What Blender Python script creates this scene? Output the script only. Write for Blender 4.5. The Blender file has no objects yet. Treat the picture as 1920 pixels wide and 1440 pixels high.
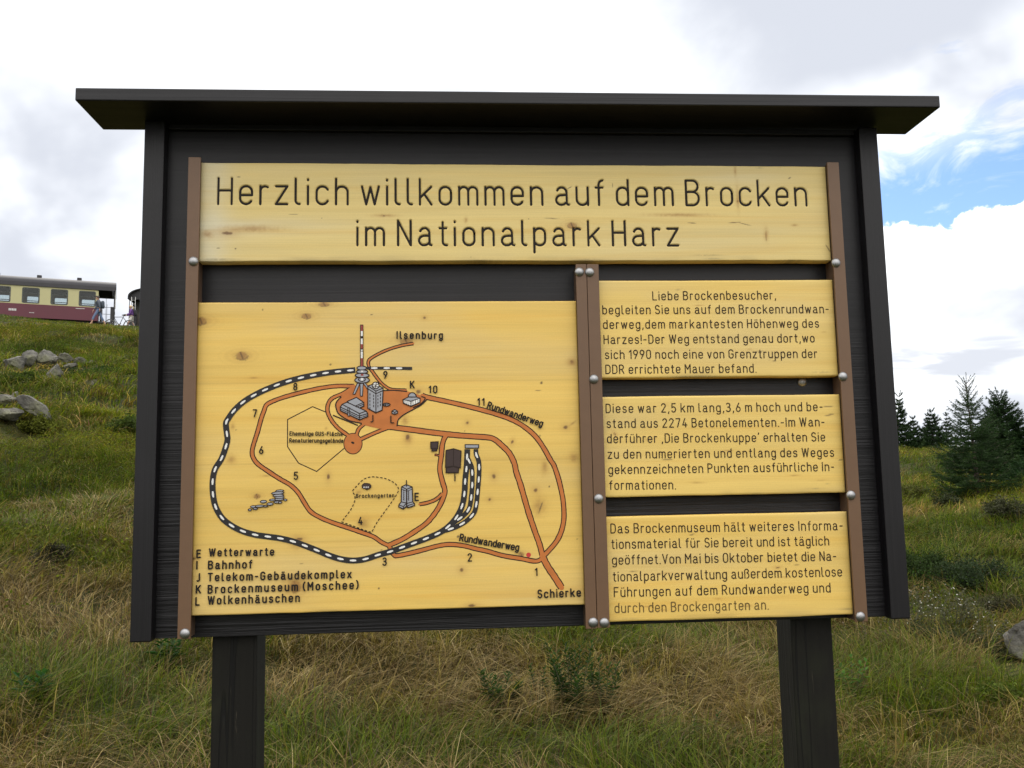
import bpy, math, random
import numpy as np
from mathutils import Vector, Matrix
random.seed(7)
RNG = np.random.default_rng(11)
SC = bpy.context.scene
COL = SC.collection
rad = math.radians
PI = math.pi

# ------------------------------------------------------------------ camera
CAM = np.array([-0.2189, -2.505, 1.6])
FPX = 1700.0
_p, _y, _r = rad(6.733), rad(4.128), rad(-1.121)
_cp, _sp, _cy, _sy, _cr, _sr = math.cos(_p), math.sin(_p), math.cos(_y), math.sin(_y), math.cos(_r), math.sin(_r)
FWD = np.array([_sy*_cp, _cy*_cp, _sp])
_rt = np.array([_cy, -_sy, 0.0])
_up = np.cross(_rt, FWD)
RT = _cr*_rt + _sr*_up
UP = -_sr*_rt + _cr*_up
cam = bpy.data.cameras.new('camera')
cam.sensor_width = 36.0
cam.lens = FPX/1920*36.0
cam.clip_start = 0.05
cam.clip_end = 8000
camo = bpy.data.objects.new('camera', cam)
COL.objects.link(camo)
camo.matrix_world = Matrix(((RT[0], UP[0], -FWD[0], CAM[0]), (RT[1], UP[1], -FWD[1], CAM[1]),
                            (RT[2], UP[2], -FWD[2], CAM[2]), (0, 0, 0, 1)))
SC.camera = camo

def ray(px, py):
    return FWD + (px-960)/FPX*RT - (py-720)/FPX*UP
def P(px, py, y=0.0):                       # measured photo point on the board plane y
    d = ray(px, py)
    return CAM + d*(y-CAM[1])/d[1]
def D(px, py, dep):
    return CAM + ray(px, py)*dep

# ------------------------------------------------------------------ view, sun, sky
SC.view_settings.view_transform = 'Standard'
SC.view_settings.look = 'None'
SC.view_settings.exposure = 1.15
SC.view_settings.gamma = 1.0
SUN_EL, SUN_AZ = 48.0, -14.0               # veiled sun high behind the board
sl = bpy.data.lights.new('sun', 'SUN')
sl.energy = 1.5
sl.angle = rad(12)
sl.color = (1.0, 0.955, 0.89)
so = bpy.data.objects.new('sun', sl)
COL.objects.link(so)
_sd = Vector((math.sin(rad(SUN_AZ))*math.cos(rad(SUN_EL)), math.cos(rad(SUN_AZ))*math.cos(rad(SUN_EL)), math.sin(rad(SUN_EL))))
so.rotation_euler = _sd.to_track_quat('Z', 'Y').to_euler()

class NT:
    def __init__(s, tree):
        s.t = tree; s.n = tree.nodes; s.l = tree.links
    def node(s, typ, **kw):
        n = s.n.new(typ)
        for k, v in kw.items(): setattr(n, k, v)
        return n
    def put(s, sock, v):
        if hasattr(v, 'is_output') or isinstance(v, bpy.types.NodeSocket): s.l.new(v, sock)
        else: sock.default_value = v
    def m(s, op, a, b=None, c=None):
        n = s.node('ShaderNodeMath', operation=op)
        for i, v in enumerate((a, b, c)):
            if v is not None: s.put(n.inputs[i], v)
        return n.outputs[0]
    def ss(s, v, lo, hi, a=0.0, b=1.0):
        n = s.node('ShaderNodeMapRange', interpolation_type='SMOOTHSTEP')
        s.put(n.inputs[0], v); s.put(n.inputs[1], lo); s.put(n.inputs[2], hi); s.put(n.inputs[3], a); s.put(n.inputs[4], b)
        return n.outputs[0]
    def mix(s, f, a, b, blend='MIX'):
        n = s.node('ShaderNodeMix', data_type='RGBA', blend_type=blend)
        s.put(n.inputs[0], f)
        s.put(n.inputs[6], a if not isinstance(a, tuple) else (a+(1,))[:4])
        s.put(n.inputs[7], b if not isinstance(b, tuple) else (b+(1,))[:4])
        return n.outputs[2]
    def xyz(s, x, y, z):
        n = s.node('ShaderNodeCombineXYZ')
        for i, v in enumerate((x, y, z)): s.put(n.inputs[i], v)
        return n.outputs[0]
    def noise(s, vec, scale, detail=4, rough=0.55, dist=0.0):
        n = s.node('ShaderNodeTexNoise')
        s.put(n.inputs['Vector'], vec); n.inputs['Scale'].default_value = scale
        n.inputs['Detail'].default_value = detail; n.inputs['Roughness'].default_value = rough
        n.inputs['Distortion'].default_value = dist
        return n.outputs['Fac']
    def mapping(s, vec, scale=(1, 1, 1), loc=(0, 0, 0)):
        n = s.node('ShaderNodeMapping')
        s.l.new(vec, n.inputs[0]); n.inputs['Scale'].default_value = scale; n.inputs['Location'].default_value = loc
        return n.outputs[0]

world = bpy.data.worlds.new('World')
SC.world = world
world.use_nodes = True
w = NT(world.node_tree)
w.n.clear()
out = w.node('ShaderNodeOutputWorld')
bg = w.node('ShaderNodeBackground')
bg.inputs[1].default_value = 0.10
w.l.new(bg.outputs[0], out.inputs[0])
sky = w.node('ShaderNodeTexSky', sky_type='NISHITA')
sky.sun_disc = False
sky.sun_elevation = rad(SUN_EL)
sky.sun_rotation = rad(SUN_AZ)
sky.altitude = 1100
sky.air_density = 1.0; sky.dust_density = 0.6; sky.ozone_density = 1.5
tc = w.node('ShaderNodeTexCoord')
sep = w.node('ShaderNodeSeparateXYZ')
w.l.new(tc.outputs['Generated'], sep.inputs[0])
X, Y, Z = sep.outputs
az = w.m('MULTIPLY', w.m('ARCTAN2', X, Y), 180/PI)
el = w.m('MULTIPLY', w.m('ARCSINE', Z), 180/PI)
ang = w.xyz(w.m('MULTIPLY', az, 0.1), w.m('MULTIPLY', el, 0.1), 0.0)
angw = w.xyz(w.m('MULTIPLY', az, 0.055), w.m('MULTIPLY', el, 0.13), w.m('MULTIPLY', az, 0.02))
zc = w.m('ADD', w.m('MAXIMUM', Z, 0.0), 0.22)
pl = w.xyz(w.m('DIVIDE', X, zc), w.m('DIVIDE', Y, zc), 0.0)
# cloud body: white veil with pale blue-grey undersides
nA = w.noise(w.mapping(pl, (1, 1, 1), (3.1, 0.4, 0)), 1.25, 6, 0.58, 0.3)
nB = w.noise(w.mapping(ang, (1, 1.25, 1), (4.2, 2.7, 0)), 0.8, 4, 0.48, 0.3)
grey = w.ss(w.m('ADD', w.m('MULTIPLY', nA, 0.35), w.m('MULTIPLY', nB, 0.65)), 0.38, 0.60)
# brighter towards the veiled sun
sdot = w.m('ADD', w.m('ADD', w.m('MULTIPLY', X, _sd.x), w.m('MULTIPLY', Y, _sd.y)), w.m('MULTIPLY', Z, _sd.z))
near_sun = w.ss(sdot, 0.88, 0.99)
# a broad grey stratus sheet high on the right and thin blue-grey bands low behind the spruces
sheet = w.m('MULTIPLY', w.ss(w.m('ADD', az, w.m('MULTIPLY', w.m('SUBTRACT', nA, 0.5), 30.0)), 6, 20), w.m('MULTIPLY', w.ss(az, 60, 45), w.ss(w.m('ADD', w.m('SUBTRACT', el, w.m('MULTIPLY', w.m('SUBTRACT', az, 27.0), 0.22)), w.m('MULTIPLY', w.m('SUBTRACT', nB, 0.5), 9.0)), 20.5, 24.5)))
nC = w.noise(w.xyz(w.m('MULTIPLY', az, 0.05), w.m('MULTIPLY', el, 0.22), 3.7), 2.2, 5, 0.55, 0.6)
bands = w.m('MULTIPLY', w.m('MULTIPLY', w.ss(az, 14, 22), w.ss(az, 75, 55)), w.m('MULTIPLY', w.ss(nC, 0.40, 0.60), w.ss(el, 11.0, 7.5)))
grey = w.m('MAXIMUM', grey, w.m('MAXIMUM', w.m('MULTIPLY', sheet, 1.0), w.m('MULTIPLY', bands, 0.9)))
grey = w.m('MULTIPLY', grey, w.m('SUBTRACT', 1.0, w.m('MULTIPLY', near_sun, 0.6)))
cl = w.mix(grey, (6.3, 6.45, 6.6), (3.35, 3.52, 3.92))
hi = w.ss(Z, 0.05, 0.75, 0.62, 1.40)
cl = w.mix(w.ss(Y, 0.15, -0.5), cl, w.mix(1.0, (9.6, 9.4, 9.1), w.xyz(hi, hi, hi), 'MULTIPLY'))          # clouds facing the sun are the brightest
cl = w.mix(w.m('MULTIPLY', near_sun, 0.85), cl, (15.0, 14.6, 14.0))
# blue opening above the cumulus on the right
nE = w.noise(w.mapping(ang, (1, 1, 1), (7.3, 1.1, 0)), 4.2, 7, 0.55, 0.15)
nE2 = w.noise(w.mapping(ang, (1, 1, 1), (1.3, 5.1, 0)), 1.6, 3, 0.5, 0.0)
low = w.m('ADD', 15.3, w.m('ADD', w.m('MULTIPLY', w.m('SUBTRACT', nE, 0.5), 4.2), w.m('MULTIPLY', w.m('SUBTRACT', nE2, 0.5), 4.0)))
mlow = w.ss(w.m('SUBTRACT', el, low), -0.05, 0.22)
nW = w.noise(w.mapping(angw, (1, 1, 1), (2.2, 8.4, 0)), 3.4, 7, 0.6, 0.9)
upl = w.m('ADD', w.m('ADD', 18.1, w.m('MULTIPLY', w.m('SUBTRACT', az, 27.0), 0.10)), w.m('MULTIPLY', w.m('SUBTRACT', nW, 0.5), 9.0))
mup = w.ss(w.m('SUBTRACT', el, upl), -1.6, 1.9, 1.0, 0.0)
maz = w.m('MULTIPLY', w.ss(az, 19, 26), w.ss(az, 70, 110, 1.0, 0.0))
blue = w.m('MULTIPLY', w.m('MULTIPLY', mlow, mup), maz)
# thin gap high on the right and gaps elsewhere in the sky
gap = w.m('MULTIPLY', w.ss(nW, 0.5, 0.68), w.m('MULTIPLY', w.ss(az, 27, 35), w.m('MULTIPLY', w.ss(el, 16, 20), w.ss(el, 23, 30, 1.0, 0.0))))
gap2 = w.m('MULTIPLY', w.ss(nA, 0.56, 0.70), w.ss(w.m('ABSOLUTE', az), 60, 100))
blue = w.m('MAXIMUM', blue, w.m('MAXIMUM', w.m('MULTIPLY', gap, 0.6), w.m('MULTIPLY', gap2, 0.8)))
# wisps across the blue
wisp = w.ss(nW, 0.54, 0.76, 0.0, 0.45)
blue = w.m('MULTIPLY', blue, w.m('SUBTRACT', 1.0, wisp))
# top of cumulus stays clean white
cum = w.m('MULTIPLY', w.m('MULTIPLY', w.ss(w.m('SUBTRACT', low, el), 5.5, 2.5), w.m('SUBTRACT', 1.0, mlow)), maz)
cl = w.mix(w.m('MULTIPLY', cum, 0.9), cl, (7.5, 7.6, 7.6))
skyc = w.mix(1.0, sky.outputs[0], (0.74, 0.80, 0.90), 'MULTIPLY')
w.l.new(w.mix(blue, cl, skyc), bg.inputs[0])

# ------------------------------------------------------------------ helpers
def props(o, label=None, cat=None, group=None, kind=None):
    if label: o['label'] = label
    if cat: o['category'] = cat
    if group: o['group'] = group
    if kind: o['kind'] = kind
    return o
def empty(name, loc=(0, 0, 0), rotz=0.0, **kw):
    o = bpy.data.objects.new(name, None)
    o.empty_display_size = 0.2
    COL.objects.link(o)
    o.location = loc
    o.rotation_euler = (0, 0, rotz)
    return props(o, **kw)
def copy_tree(o, parent=None):
    c = o.copy()
    COL.objects.link(c)
    if parent is not None: c.parent = parent
    for ch in list(o.children): copy_tree(ch, c)
    return c

class MB:
    def __init__(s): s.v = []; s.f = []; s.mi = []
    def add(s, vs, fs, mi=0):
        o = len(s.v)
        s.v += [tuple(map(float, v)) for v in vs]
        s.f += [tuple(i+o for i in f) for f in fs]
        s.mi += [mi]*len(fs)
    def box(s, x0, x1, y0, y1, z0, z1, mi=0, b=0.0):
        if b <= 0:
            vs = [(x, y, z) for x in (x0, x1) for y in (y0, y1) for z in (z0, z1)]
            s.add(vs, [(0, 1, 3, 2), (4, 6, 7, 5), (0, 4, 5, 1), (2, 3, 7, 6), (0, 2, 6, 4), (1, 5, 7, 3)], mi)
            return
        import bmesh
        bm = bmesh.new()
        bmesh.ops.create_cube(bm, size=1.0)
        for v in bm.verts:
            v.co = Vector(((x0+x1)/2+v.co.x*(x1-x0), (y0+y1)/2+v.co.y*(y1-y0), (z0+z1)/2+v.co.z*(z1-z0)))
        bmesh.ops.bevel(bm, geom=list(bm.edges), offset=b, segments=2, profile=0.5, affect='EDGES')
        bm.verts.index_update()
        s.add([v.co[:] for v in bm.verts], [[v.index for v in f.verts] for f in bm.faces], mi)
        bm.free()
    def tube(s, pts, r, n=8, mi=0, cap=True):
        pts = [Vector(p) for p in pts]
        rs = r if isinstance(r, (list, tuple)) else [r]*len(pts)
        vs = []; fs = []; u = None
        for i, p in enumerate(pts):
            t = (pts[min(i+1, len(pts)-1)]-pts[max(i-1, 0)])
            if t.length < 1e-9: t = Vector((0, 0, 1))
            t.normalize()
            if u is None: u = t.orthogonal().normalized()
            u = (u-t*u.dot(t))
            if u.length < 1e-6: u = t.orthogonal()
            u.normalize(); b = t.cross(u)
            for k in range(n):
                a = 2*PI*k/n
                vs.append(p+(u*math.cos(a)+b*math.sin(a))*rs[i])
        for i in range(len(pts)-1):
            for k in range(n):
                fs.append((i*n+k, i*n+(k+1) % n, (i+1)*n+(k+1) % n, (i+1)*n+k))
        if cap:
            fs.append(tuple(range(n))[::-1]); fs.append(tuple((len(pts)-1)*n+k for k in range(n)))
        s.add(vs, fs, mi)
    def lathe(s, prof, n=16, origin=(0, 0, 0), axis='z', mi=0):     # prof: (r, h)
        vs = []; fs = []
        for r, h in prof:
            for k in range(n):
                a = 2*PI*k/n
                c, d = r*math.cos(a), r*math.sin(a)
                q = {'z': (c, d, h), 'y': (c, h, d), 'x': (h, c, d)}[axis]
                vs.append((origin[0]+q[0], origin[1]+q[1], origin[2]+q[2]))
        for i in range(len(prof)-1):
            for k in range(n):
                fs.append((i*n+k, i*n+(k+1) % n, (i+1)*n+(k+1) % n, (i+1)*n+k))
        s.add(vs, fs, mi)
    def ribbon(s, pts, hw, y, mi=0, cap=True, closed=False):        # flat strip in an x-z plane
        pts = [np.array(p, float) for p in pts]
        q = [pts[0]]
        for p in pts[1:]:
            if np.linalg.norm(p-q[-1]) > 1e-6: q.append(p)
        pts = q
        n = len(pts)
        if n < 2: return
        hws = hw if isinstance(hw, (list, tuple)) else [hw]*n
        seg = [(pts[(i+1) % n]-pts[i]) for i in range(n if closed else n-1)]
        seg = [d/max(np.linalg.norm(d), 1e-9) for d in seg]
        L = []; Rr = []
        for i in range(n):
            if closed: a, b = seg[i-1], seg[i]
            else: a, b = seg[max(i-1, 0)], seg[min(i, n-2)]
            na = np.array([-a[1], a[0]]); nb = np.array([-b[1], b[0]])
            mm = na+nb; ln = np.linalg.norm(mm)
            mm = mm/ln if ln > 1e-6 else na
            k = hws[i]/max(mm@na, 0.42)
            L.append(pts[i]+mm*k); Rr.append(pts[i]-mm*k)
        vs = [(p[0], y, p[1]) for p in L]+[(p[0], y, p[1]) for p in Rr]
        fs = [(n+i, n+(i+1) % n, (i+1) % n, i) for i in range(n if closed else n-1)]
        s.add(vs, fs, mi)
        if cap and not closed:
            for i, d in ((0, -seg[0]), (n-1, seg[-1])):
                a0 = math.atan2(d[1], d[0])
                ring = [pts[i]+hws[i]*np.array([math.cos(a0+t), math.sin(a0+t)]) for t in np.linspace(-PI/2, PI/2, 7)]
                s.add([(p[0], y, p[1]) for p in ring], [tuple(range(7))], mi)
    def poly(s, pts, y, mi=0):
        from mathutils.geometry import tessellate_polygon
        tri = tessellate_polygon([[Vector((p[0], p[1], 0)) for p in pts]])
        s.add([(p[0], y, p[1]) for p in pts], [tuple(t) for t in tri], mi)
    def ellipse(s, cx, cz, rx, rz, y, mi=0, n=20, rot=0.0):
        c, d = math.cos(rot), math.sin(rot)
        pts = [(rx*math.cos(2*PI*k/n), rz*math.sin(2*PI*k/n)) for k in range(n)]
        s.add([(cx+a*c-b*d, y, cz+a*d+b*c) for a, b in pts], [tuple(range(n))], mi)
    def build(s, name, mats, parent=None, smooth=False, **kw):
        if parent is not None and parent.name == 'map_panel': s.v = [(a, 0.30*b, c) for a, b, c in s.v]
        me = bpy.data.meshes.new(name)
        me.from_pydata(s.v, [], s.f)
        mats = mats if isinstance(mats, (list, tuple)) else [mats]
        for m in mats: me.materials.append(m)
        if len(mats) > 1: me.polygons.foreach_set('material_index', s.mi)
        if smooth: me.polygons.foreach_set('use_smooth', [True]*len(me.polygons))
        me.update()
        o = bpy.data.objects.new(name, me)
        COL.objects.link(o)
        if parent is not None: o.parent = parent
        return props(o, **kw)

def np_mesh(name, V, F, mat, colors=None, parent=None, smooth=False, **kw):
    """V (n,3), F: list of arrays of equal-width face index arrays"""
    me = bpy.data.meshes.new(name)
    me.vertices.add(len(V))
    me.vertices.foreach_set('co', np.ascontiguousarray(V, np.float32).ravel())
    idx = np.concatenate([f.ravel() for f in F]).astype(np.int32)
    tot = np.concatenate([np.full(len(f), f.shape[1], np.int32) for f in F])
    me.loops.add(len(idx)); me.loops.foreach_set('vertex_index', idx)
    me.polygons.add(len(tot))
    me.polygons.foreach_set('loop_start', np.concatenate([[0], np.cumsum(tot)[:-1]]).astype(np.int32))
    me.polygons.foreach_set('loop_total', tot)
    if smooth: me.polygons.foreach_set('use_smooth', np.ones(len(tot), bool))
    if colors is not None:
        at = me.color_attributes.new('col', 'FLOAT_COLOR', 'POINT')
        c4 = np.ones((len(V), 4), np.float32); c4[:, :3] = colors
        at.data.foreach_set('color', c4.ravel())
    me.materials.append(mat)
    me.update(calc_edges=True); me.validate()
    o = bpy.data.objects.new(name, me)
    COL.objects.link(o)
    if parent is not None: o.parent = parent
    return props(o, **kw)

# ------------------------------------------------------------------ materials
def new_mat(name):
    m = bpy.data.materials.new(name)
    m.use_nodes = True
    t = NT(m.node_tree)
    b = m.node_tree.nodes['Principled BSDF']
    return m, t, b
def obj_co(t):
    return t.node('ShaderNodeTexCoord').outputs['Object']
def attr(t):
    n = t.node('ShaderNodeAttribute'); n.attribute_name = 'col'
    return n.outputs['Color']
def bump(t, b, h, strength=0.3, dist=0.01):
    n = t.node('ShaderNodeBump')
    n.inputs['Strength'].default_value = strength; n.inputs['Distance'].default_value = dist
    t.put(n.inputs['Height'], h)
    t.l.new(n.outputs[0], b.inputs['Normal'])
def plain(name, c, rough=0.6, metal=0.0, var=0.12, scale=20.0, spec=0.5):
    m, t, b = new_mat(name)
    n = t.noise(obj_co(t), scale, 3, 0.6)
    k = t.m('ADD', 1.0-var, t.m('MULTIPLY', n, 2*var))
    t.l.new(t.mix(1.0, c, t.xyz(k, k, k), 'MULTIPLY'), b.inputs['Base Color'])
    b.inputs['Roughness'].default_value = rough; b.inputs['Metallic'].default_value = metal
    b.inputs['Specular IOR Level'].default_value = spec
    return m

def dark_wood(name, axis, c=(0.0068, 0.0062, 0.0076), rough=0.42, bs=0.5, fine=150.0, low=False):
    m, t, b = new_mat(name)
    sc = {'x': (1.6, 30, fine), 'z': (fine, fine*0.6, 1.6)}[axis]
    co = obj_co(t)
    g = t.noise(t.mapping(co, sc), 1.0, 5, 0.62, 0.35)
    g2 = t.noise(t.mapping(co, tuple(v*0.12 for v in sc)), 1.0, 4, 0.6, 0.6)
    blot = t.noise(co, 4.5, 4, 0.6)
    k = t.m('ADD', 0.62, t.m('MULTIPLY', g, 0.75))
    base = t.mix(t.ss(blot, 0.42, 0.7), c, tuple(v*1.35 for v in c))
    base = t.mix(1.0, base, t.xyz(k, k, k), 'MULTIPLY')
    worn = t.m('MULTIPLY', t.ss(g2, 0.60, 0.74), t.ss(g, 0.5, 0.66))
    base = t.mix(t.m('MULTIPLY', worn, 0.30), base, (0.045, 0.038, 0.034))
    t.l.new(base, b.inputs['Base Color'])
    t.put(b.inputs['Roughness'], t.m('ADD', rough-0.09, t.m('MULTIPLY', g, 0.18)))
    b.inputs['Specular IOR Level'].default_value = 0.33
    bump(t, b, t.m('ADD', t.m('MULTIPLY', g, 0.8), t.m('MULTIPLY', g2, 1.3)), bs, 0.004)
    if low:                                                     # the lower boards are the most weathered
        sp = t.node('ShaderNodeSeparateXYZ'); t.l.new(co, sp.inputs[0])
        bn = [n for n in t.n if n.type == 'BUMP'][0]
        t.l.new(t.m('ADD', t.ss(sp.outputs[2], 2.35, 1.35, 0.10, 0.9), t.ss(g2, 0.55, 0.7, 0, 0.08)), bn.inputs['Strength'])
    return m
M_BACK = dark_wood('stained_board', 'x', bs=0.85, low=True)
M_BATT = dark_wood('stained_batten', 'z', bs=0.25)
M_ROOF = dark_wood('stained_roof', 'x', bs=0.25)

def post_wood():
    m, t, b = new_mat('weathered_post')
    co = obj_co(t)
    g = t.noise(t.mapping(co, (90, 90, 1.4)), 1.0, 5, 0.62, 0.3)
    str_ = t.noise(t.mapping(co, (38, 38, 2.6), (2, 1, 5)), 1.0, 5, 0.6, 0.9)
    crack = t.noise(t.mapping(co, (16, 16, 0.5), (7, 3, 0)), 1.0, 2, 0.5, 0.2)
    ck = t.ss(t.m('ABSOLUTE', t.m('SUBTRACT', crack, 0.55)), 0.004, 0.016, 1.0, 0.0)
    k = t.m('ADD', 0.6, t.m('MULTIPLY', g, 0.8))
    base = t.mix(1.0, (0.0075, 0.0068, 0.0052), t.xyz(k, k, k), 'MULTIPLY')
    base = t.mix(t.ss(str_, 0.66, 0.74, 0, 0.75), base, (0.085, 0.072, 0.052))
    moss = t.noise(t.mapping(co, (6, 6, 3)), 1.0, 4, 0.6)
    base = t.mix(t.ss(moss, 0.5, 0.75, 0, 0.5), base, (0.018, 0.021, 0.010))
    base = t.mix(t.m('MULTIPLY', ck, 0.8), base, (0.003, 0.003, 0.003))
    t.l.new(base, b.inputs['Base Color'])
    b.inputs['Roughness'].default_value = 0.66
    b.inputs['Specular IOR Level'].default_value = 0.20
    bump(t, b, t.m('SUBTRACT', t.m('MULTIPLY', g, 0.8), t.m('MULTIPLY', ck, 1.5)), 0.5, 0.004)
    return m
M_POST = post_wood()
M_RAIL = plain('brown_rail_paint', (0.128, 0.068, 0.033), 0.5, 0, 0.10, 30)
M_SPACER = plain('brown_spacer', (0.075, 0.045, 0.028), 0.65, 0, 0.2, 40)

def panel_wood():
    m, t, b = new_mat('varnished_pine')
    co = obj_co(t)
    g = t.noise(t.mapping(co, (2.6, 20, 330)), 1.0, 4, 0.65, 0.25)
    g2 = t.noise(t.mapping(co, (1.0, 8, 26), (3, 0, 1)), 1.0, 4, 0.55, 0.7)
    f = t.noise(co, 260.0, 2, 0.5)
    k = t.m('ADD', 0.77, t.m('ADD', t.m('MULTIPLY', g, 0.32), t.m('MULTIPLY', f, 0.14)))
    a = attr(t)
    c = t.mix(1.0, a, t.xyz(k, k, k), 'MULTIPLY')
    c = t.mix(t.ss(g2, 0.5, 0.72, 0, 0.55), c, t.mix(1.0, c, (0.97, 0.85, 0.62), 'MULTIPLY'))
    t.l.new(c, b.inputs['Base Color'])
    t.put(b.inputs['Roughness'], t.m('ADD', 0.42, t.m('MULTIPLY', g2, 0.2)))
    b.inputs['Specular IOR Level'].default_value = 0.4
    bump(t, b, g, 0.12, 0.002)
    return m
M_PINE = panel_wood()
M_INK = plain('engraved_dark_paint', (0.016, 0.012, 0.010), 0.75, 0, 0.3, 90, 0.25)
M_INK2 = plain('engraved_brown_paint', (0.030, 0.018, 0.010), 0.75, 0, 0.35, 90, 0.25)
M_FADE = plain('engraved_faded_paint', (0.125, 0.083, 0.026), 0.75, 0, 0.35, 90, 0.25)
M_MAPLINE = plain('map_outline_paint', (0.022, 0.012, 0.008), 0.7, 0, 0.3, 90, 0.3)
M_PATH = plain('map_path_paint', (0.480, 0.150, 0.030), 0.6, 0, 0.30, 26, 0.4)
M_RAILINK = plain('map_railway_paint', (0.014, 0.013, 0.014), 0.6, 0, 0.25, 60, 0.4)
M_WHITE = plain('map_white_paint', (0.72, 0.71, 0.68), 0.6, 0, 0.06, 60, 0.4)
M_GREY = plain('map_grey_paint', (0.30, 0.31, 0.34), 0.6, 0, 0.10, 60, 0.4)
M_RED = plain('map_red_paint', (0.26, 0.045, 0.032), 0.6, 0, 0.1, 60, 0.4)
M_DOT = plain('map_red_dot_paint', (0.50, 0.035, 0.030), 0.5, 0, 0.1, 60, 0.4)
M_HOUSE = plain('map_brown_paint', (0.040, 0.023, 0.020), 0.6, 0, 0.15, 60, 0.4)
M_ZINC = plain('zinc_bolt', (0.34, 0.34, 0.345), 0.46, 1.0, 0.35, 140)

# ------------------------------------------------------------------ terrain
_T = np.random.default_rng(5).random((256, 256))
def vnoise(x, y, seed=0):
    x = np.asarray(x, float)+seed*17.31; y = np.asarray(y, float)+seed*9.77
    xi = np.floor(x).astype(int); yi = np.floor(y).astype(int)
    fx = x-xi; fy = y-yi
    fx = fx*fx*(3-2*fx); fy = fy*fy*(3-2*fy)
    a = _T[xi & 255, yi & 255]; b = _T[(xi+1) & 255, yi & 255]
    c = _T[xi & 255, (yi+1) & 255]; d = _T[(xi+1) & 255, (yi+1) & 255]
    return a*(1-fx)*(1-fy)+b*fx*(1-fy)+c*(1-fx)*fy+d*fx*fy
def fbm(x, y, seed=0, octv=4):
    s = 0; a = 0.5; t = 0
    for k in range(octv):
        s = s+a*vnoise(x*2**k, y*2**k, seed+k*3); t += a; a *= 0.5
    return s/t
def sstep(x, a, b):
    t = np.clip((np.asarray(x, float)-a)/(b-a), 0, 1)
    return t*t*(3-2*t)
TU = np.array([math.sin(rad(71)), math.cos(rad(71))])      # the railway line's direction
TN = np.array([-TU[1], TU[0]])
CREST = D(185, 604, 53.0)
TRACK0 = D(183, 602, 56.0)                                  # end of the first coach body, bottom edge
RAILZ = TRACK0[2]-0.75
HL, HR, DR = CREST[2]-0.17, 2.80, 38.0
D0 = 4.3
def terrain(x, y, bumps=True):
    x = np.asarray(x, float); y = np.asarray(y, float)
    dx, dy = x-CAM[0], y-CAM[1]
    d = np.hypot(dx, dy)+1e-6
    a = np.degrees(np.arctan2(dx, dy))
    k = sstep(a, -17.0, 25.0)
    ca = np.maximum((dx*TN[0]+dy*TN[1])/d, 0.35)
    dcl = ((CREST[0]-CAM[0])*TN[0]+(CREST[1]-CAM[1])*TN[1])/ca
    dc = dcl*(1-k)+DR*k
    H = HL*(1-k)+HR*k
    back = sstep(np.abs(a), 95, 150)
    H = H*(1-back)
    t = (d-D0)/(dc-D0)
    soft = 0.035
    ramp = soft*np.logaddexp(0, t/soft)                     # smooth foot of the slope
    g = np.where(t < 1, ramp, 1.0)
    over = np.maximum(d-dc, 0)
    q = over*ca
    z = H*g
    fall_l = 0.30*sstep(q, 2.4, 4.2)+0.06*np.maximum(q-30, 0)
    fall_r = 0.10*over+0.0009*over**2
    z = z-np.minimum(fall_l*(1-k)+np.minimum(fall_r, 60)*k, 70)
    z = z+0.32*(1-k)*sstep(-((x-CREST[0])*TU[0]+(y-CREST[1])*TU[1]), 0.5, 6)*sstep(t, 0.80, 0.97)*(1-sstep(q, 1.5, 3.0))
    if bumps:
        near = sstep(d, 2.0, 6.0)
        z = z+near*(0.12*(fbm(x/0.9, y/0.9, 2)-0.5)+0.10*(fbm(x/0.38, y/0.38, 12, 2)-0.5))
        z = z+sstep(d, 6, 14)*(0.75*(fbm(x/2.6, y/2.6, 5)-0.5)+0.34*(fbm(x/1.05, y/1.05, 6, 3)-0.5)+0.9*(fbm(x/9.0, y/9.0, 8, 3)-0.5)*(1-sstep(t, 0.72, 0.97)))*(1-0.55*sstep(t, 0.8, 1.0))*(1-back)
        z = z-0.30*(1-k)*sstep(t, 0.93, 1.0)*(fbm(x/2.6, y/2.6, 5)-0.5)
    return z
def tz(x, y): return float(terrain(x, y))
def G(px, py, dmin=3.5, dmax=70.0):                          # where the sight line of a measured point meets the ground
    r = ray(px, py)
    s = np.geomspace(dmin, dmax, 4000)
    p = CAM[None]+r[None]*s[:, None]
    h = p[:, 2]-terrain(p[:, 0], p[:, 1])
    i = np.argmax(h < 0)
    if h[i] >= 0: i = len(s)-1
    return p[i]

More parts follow.
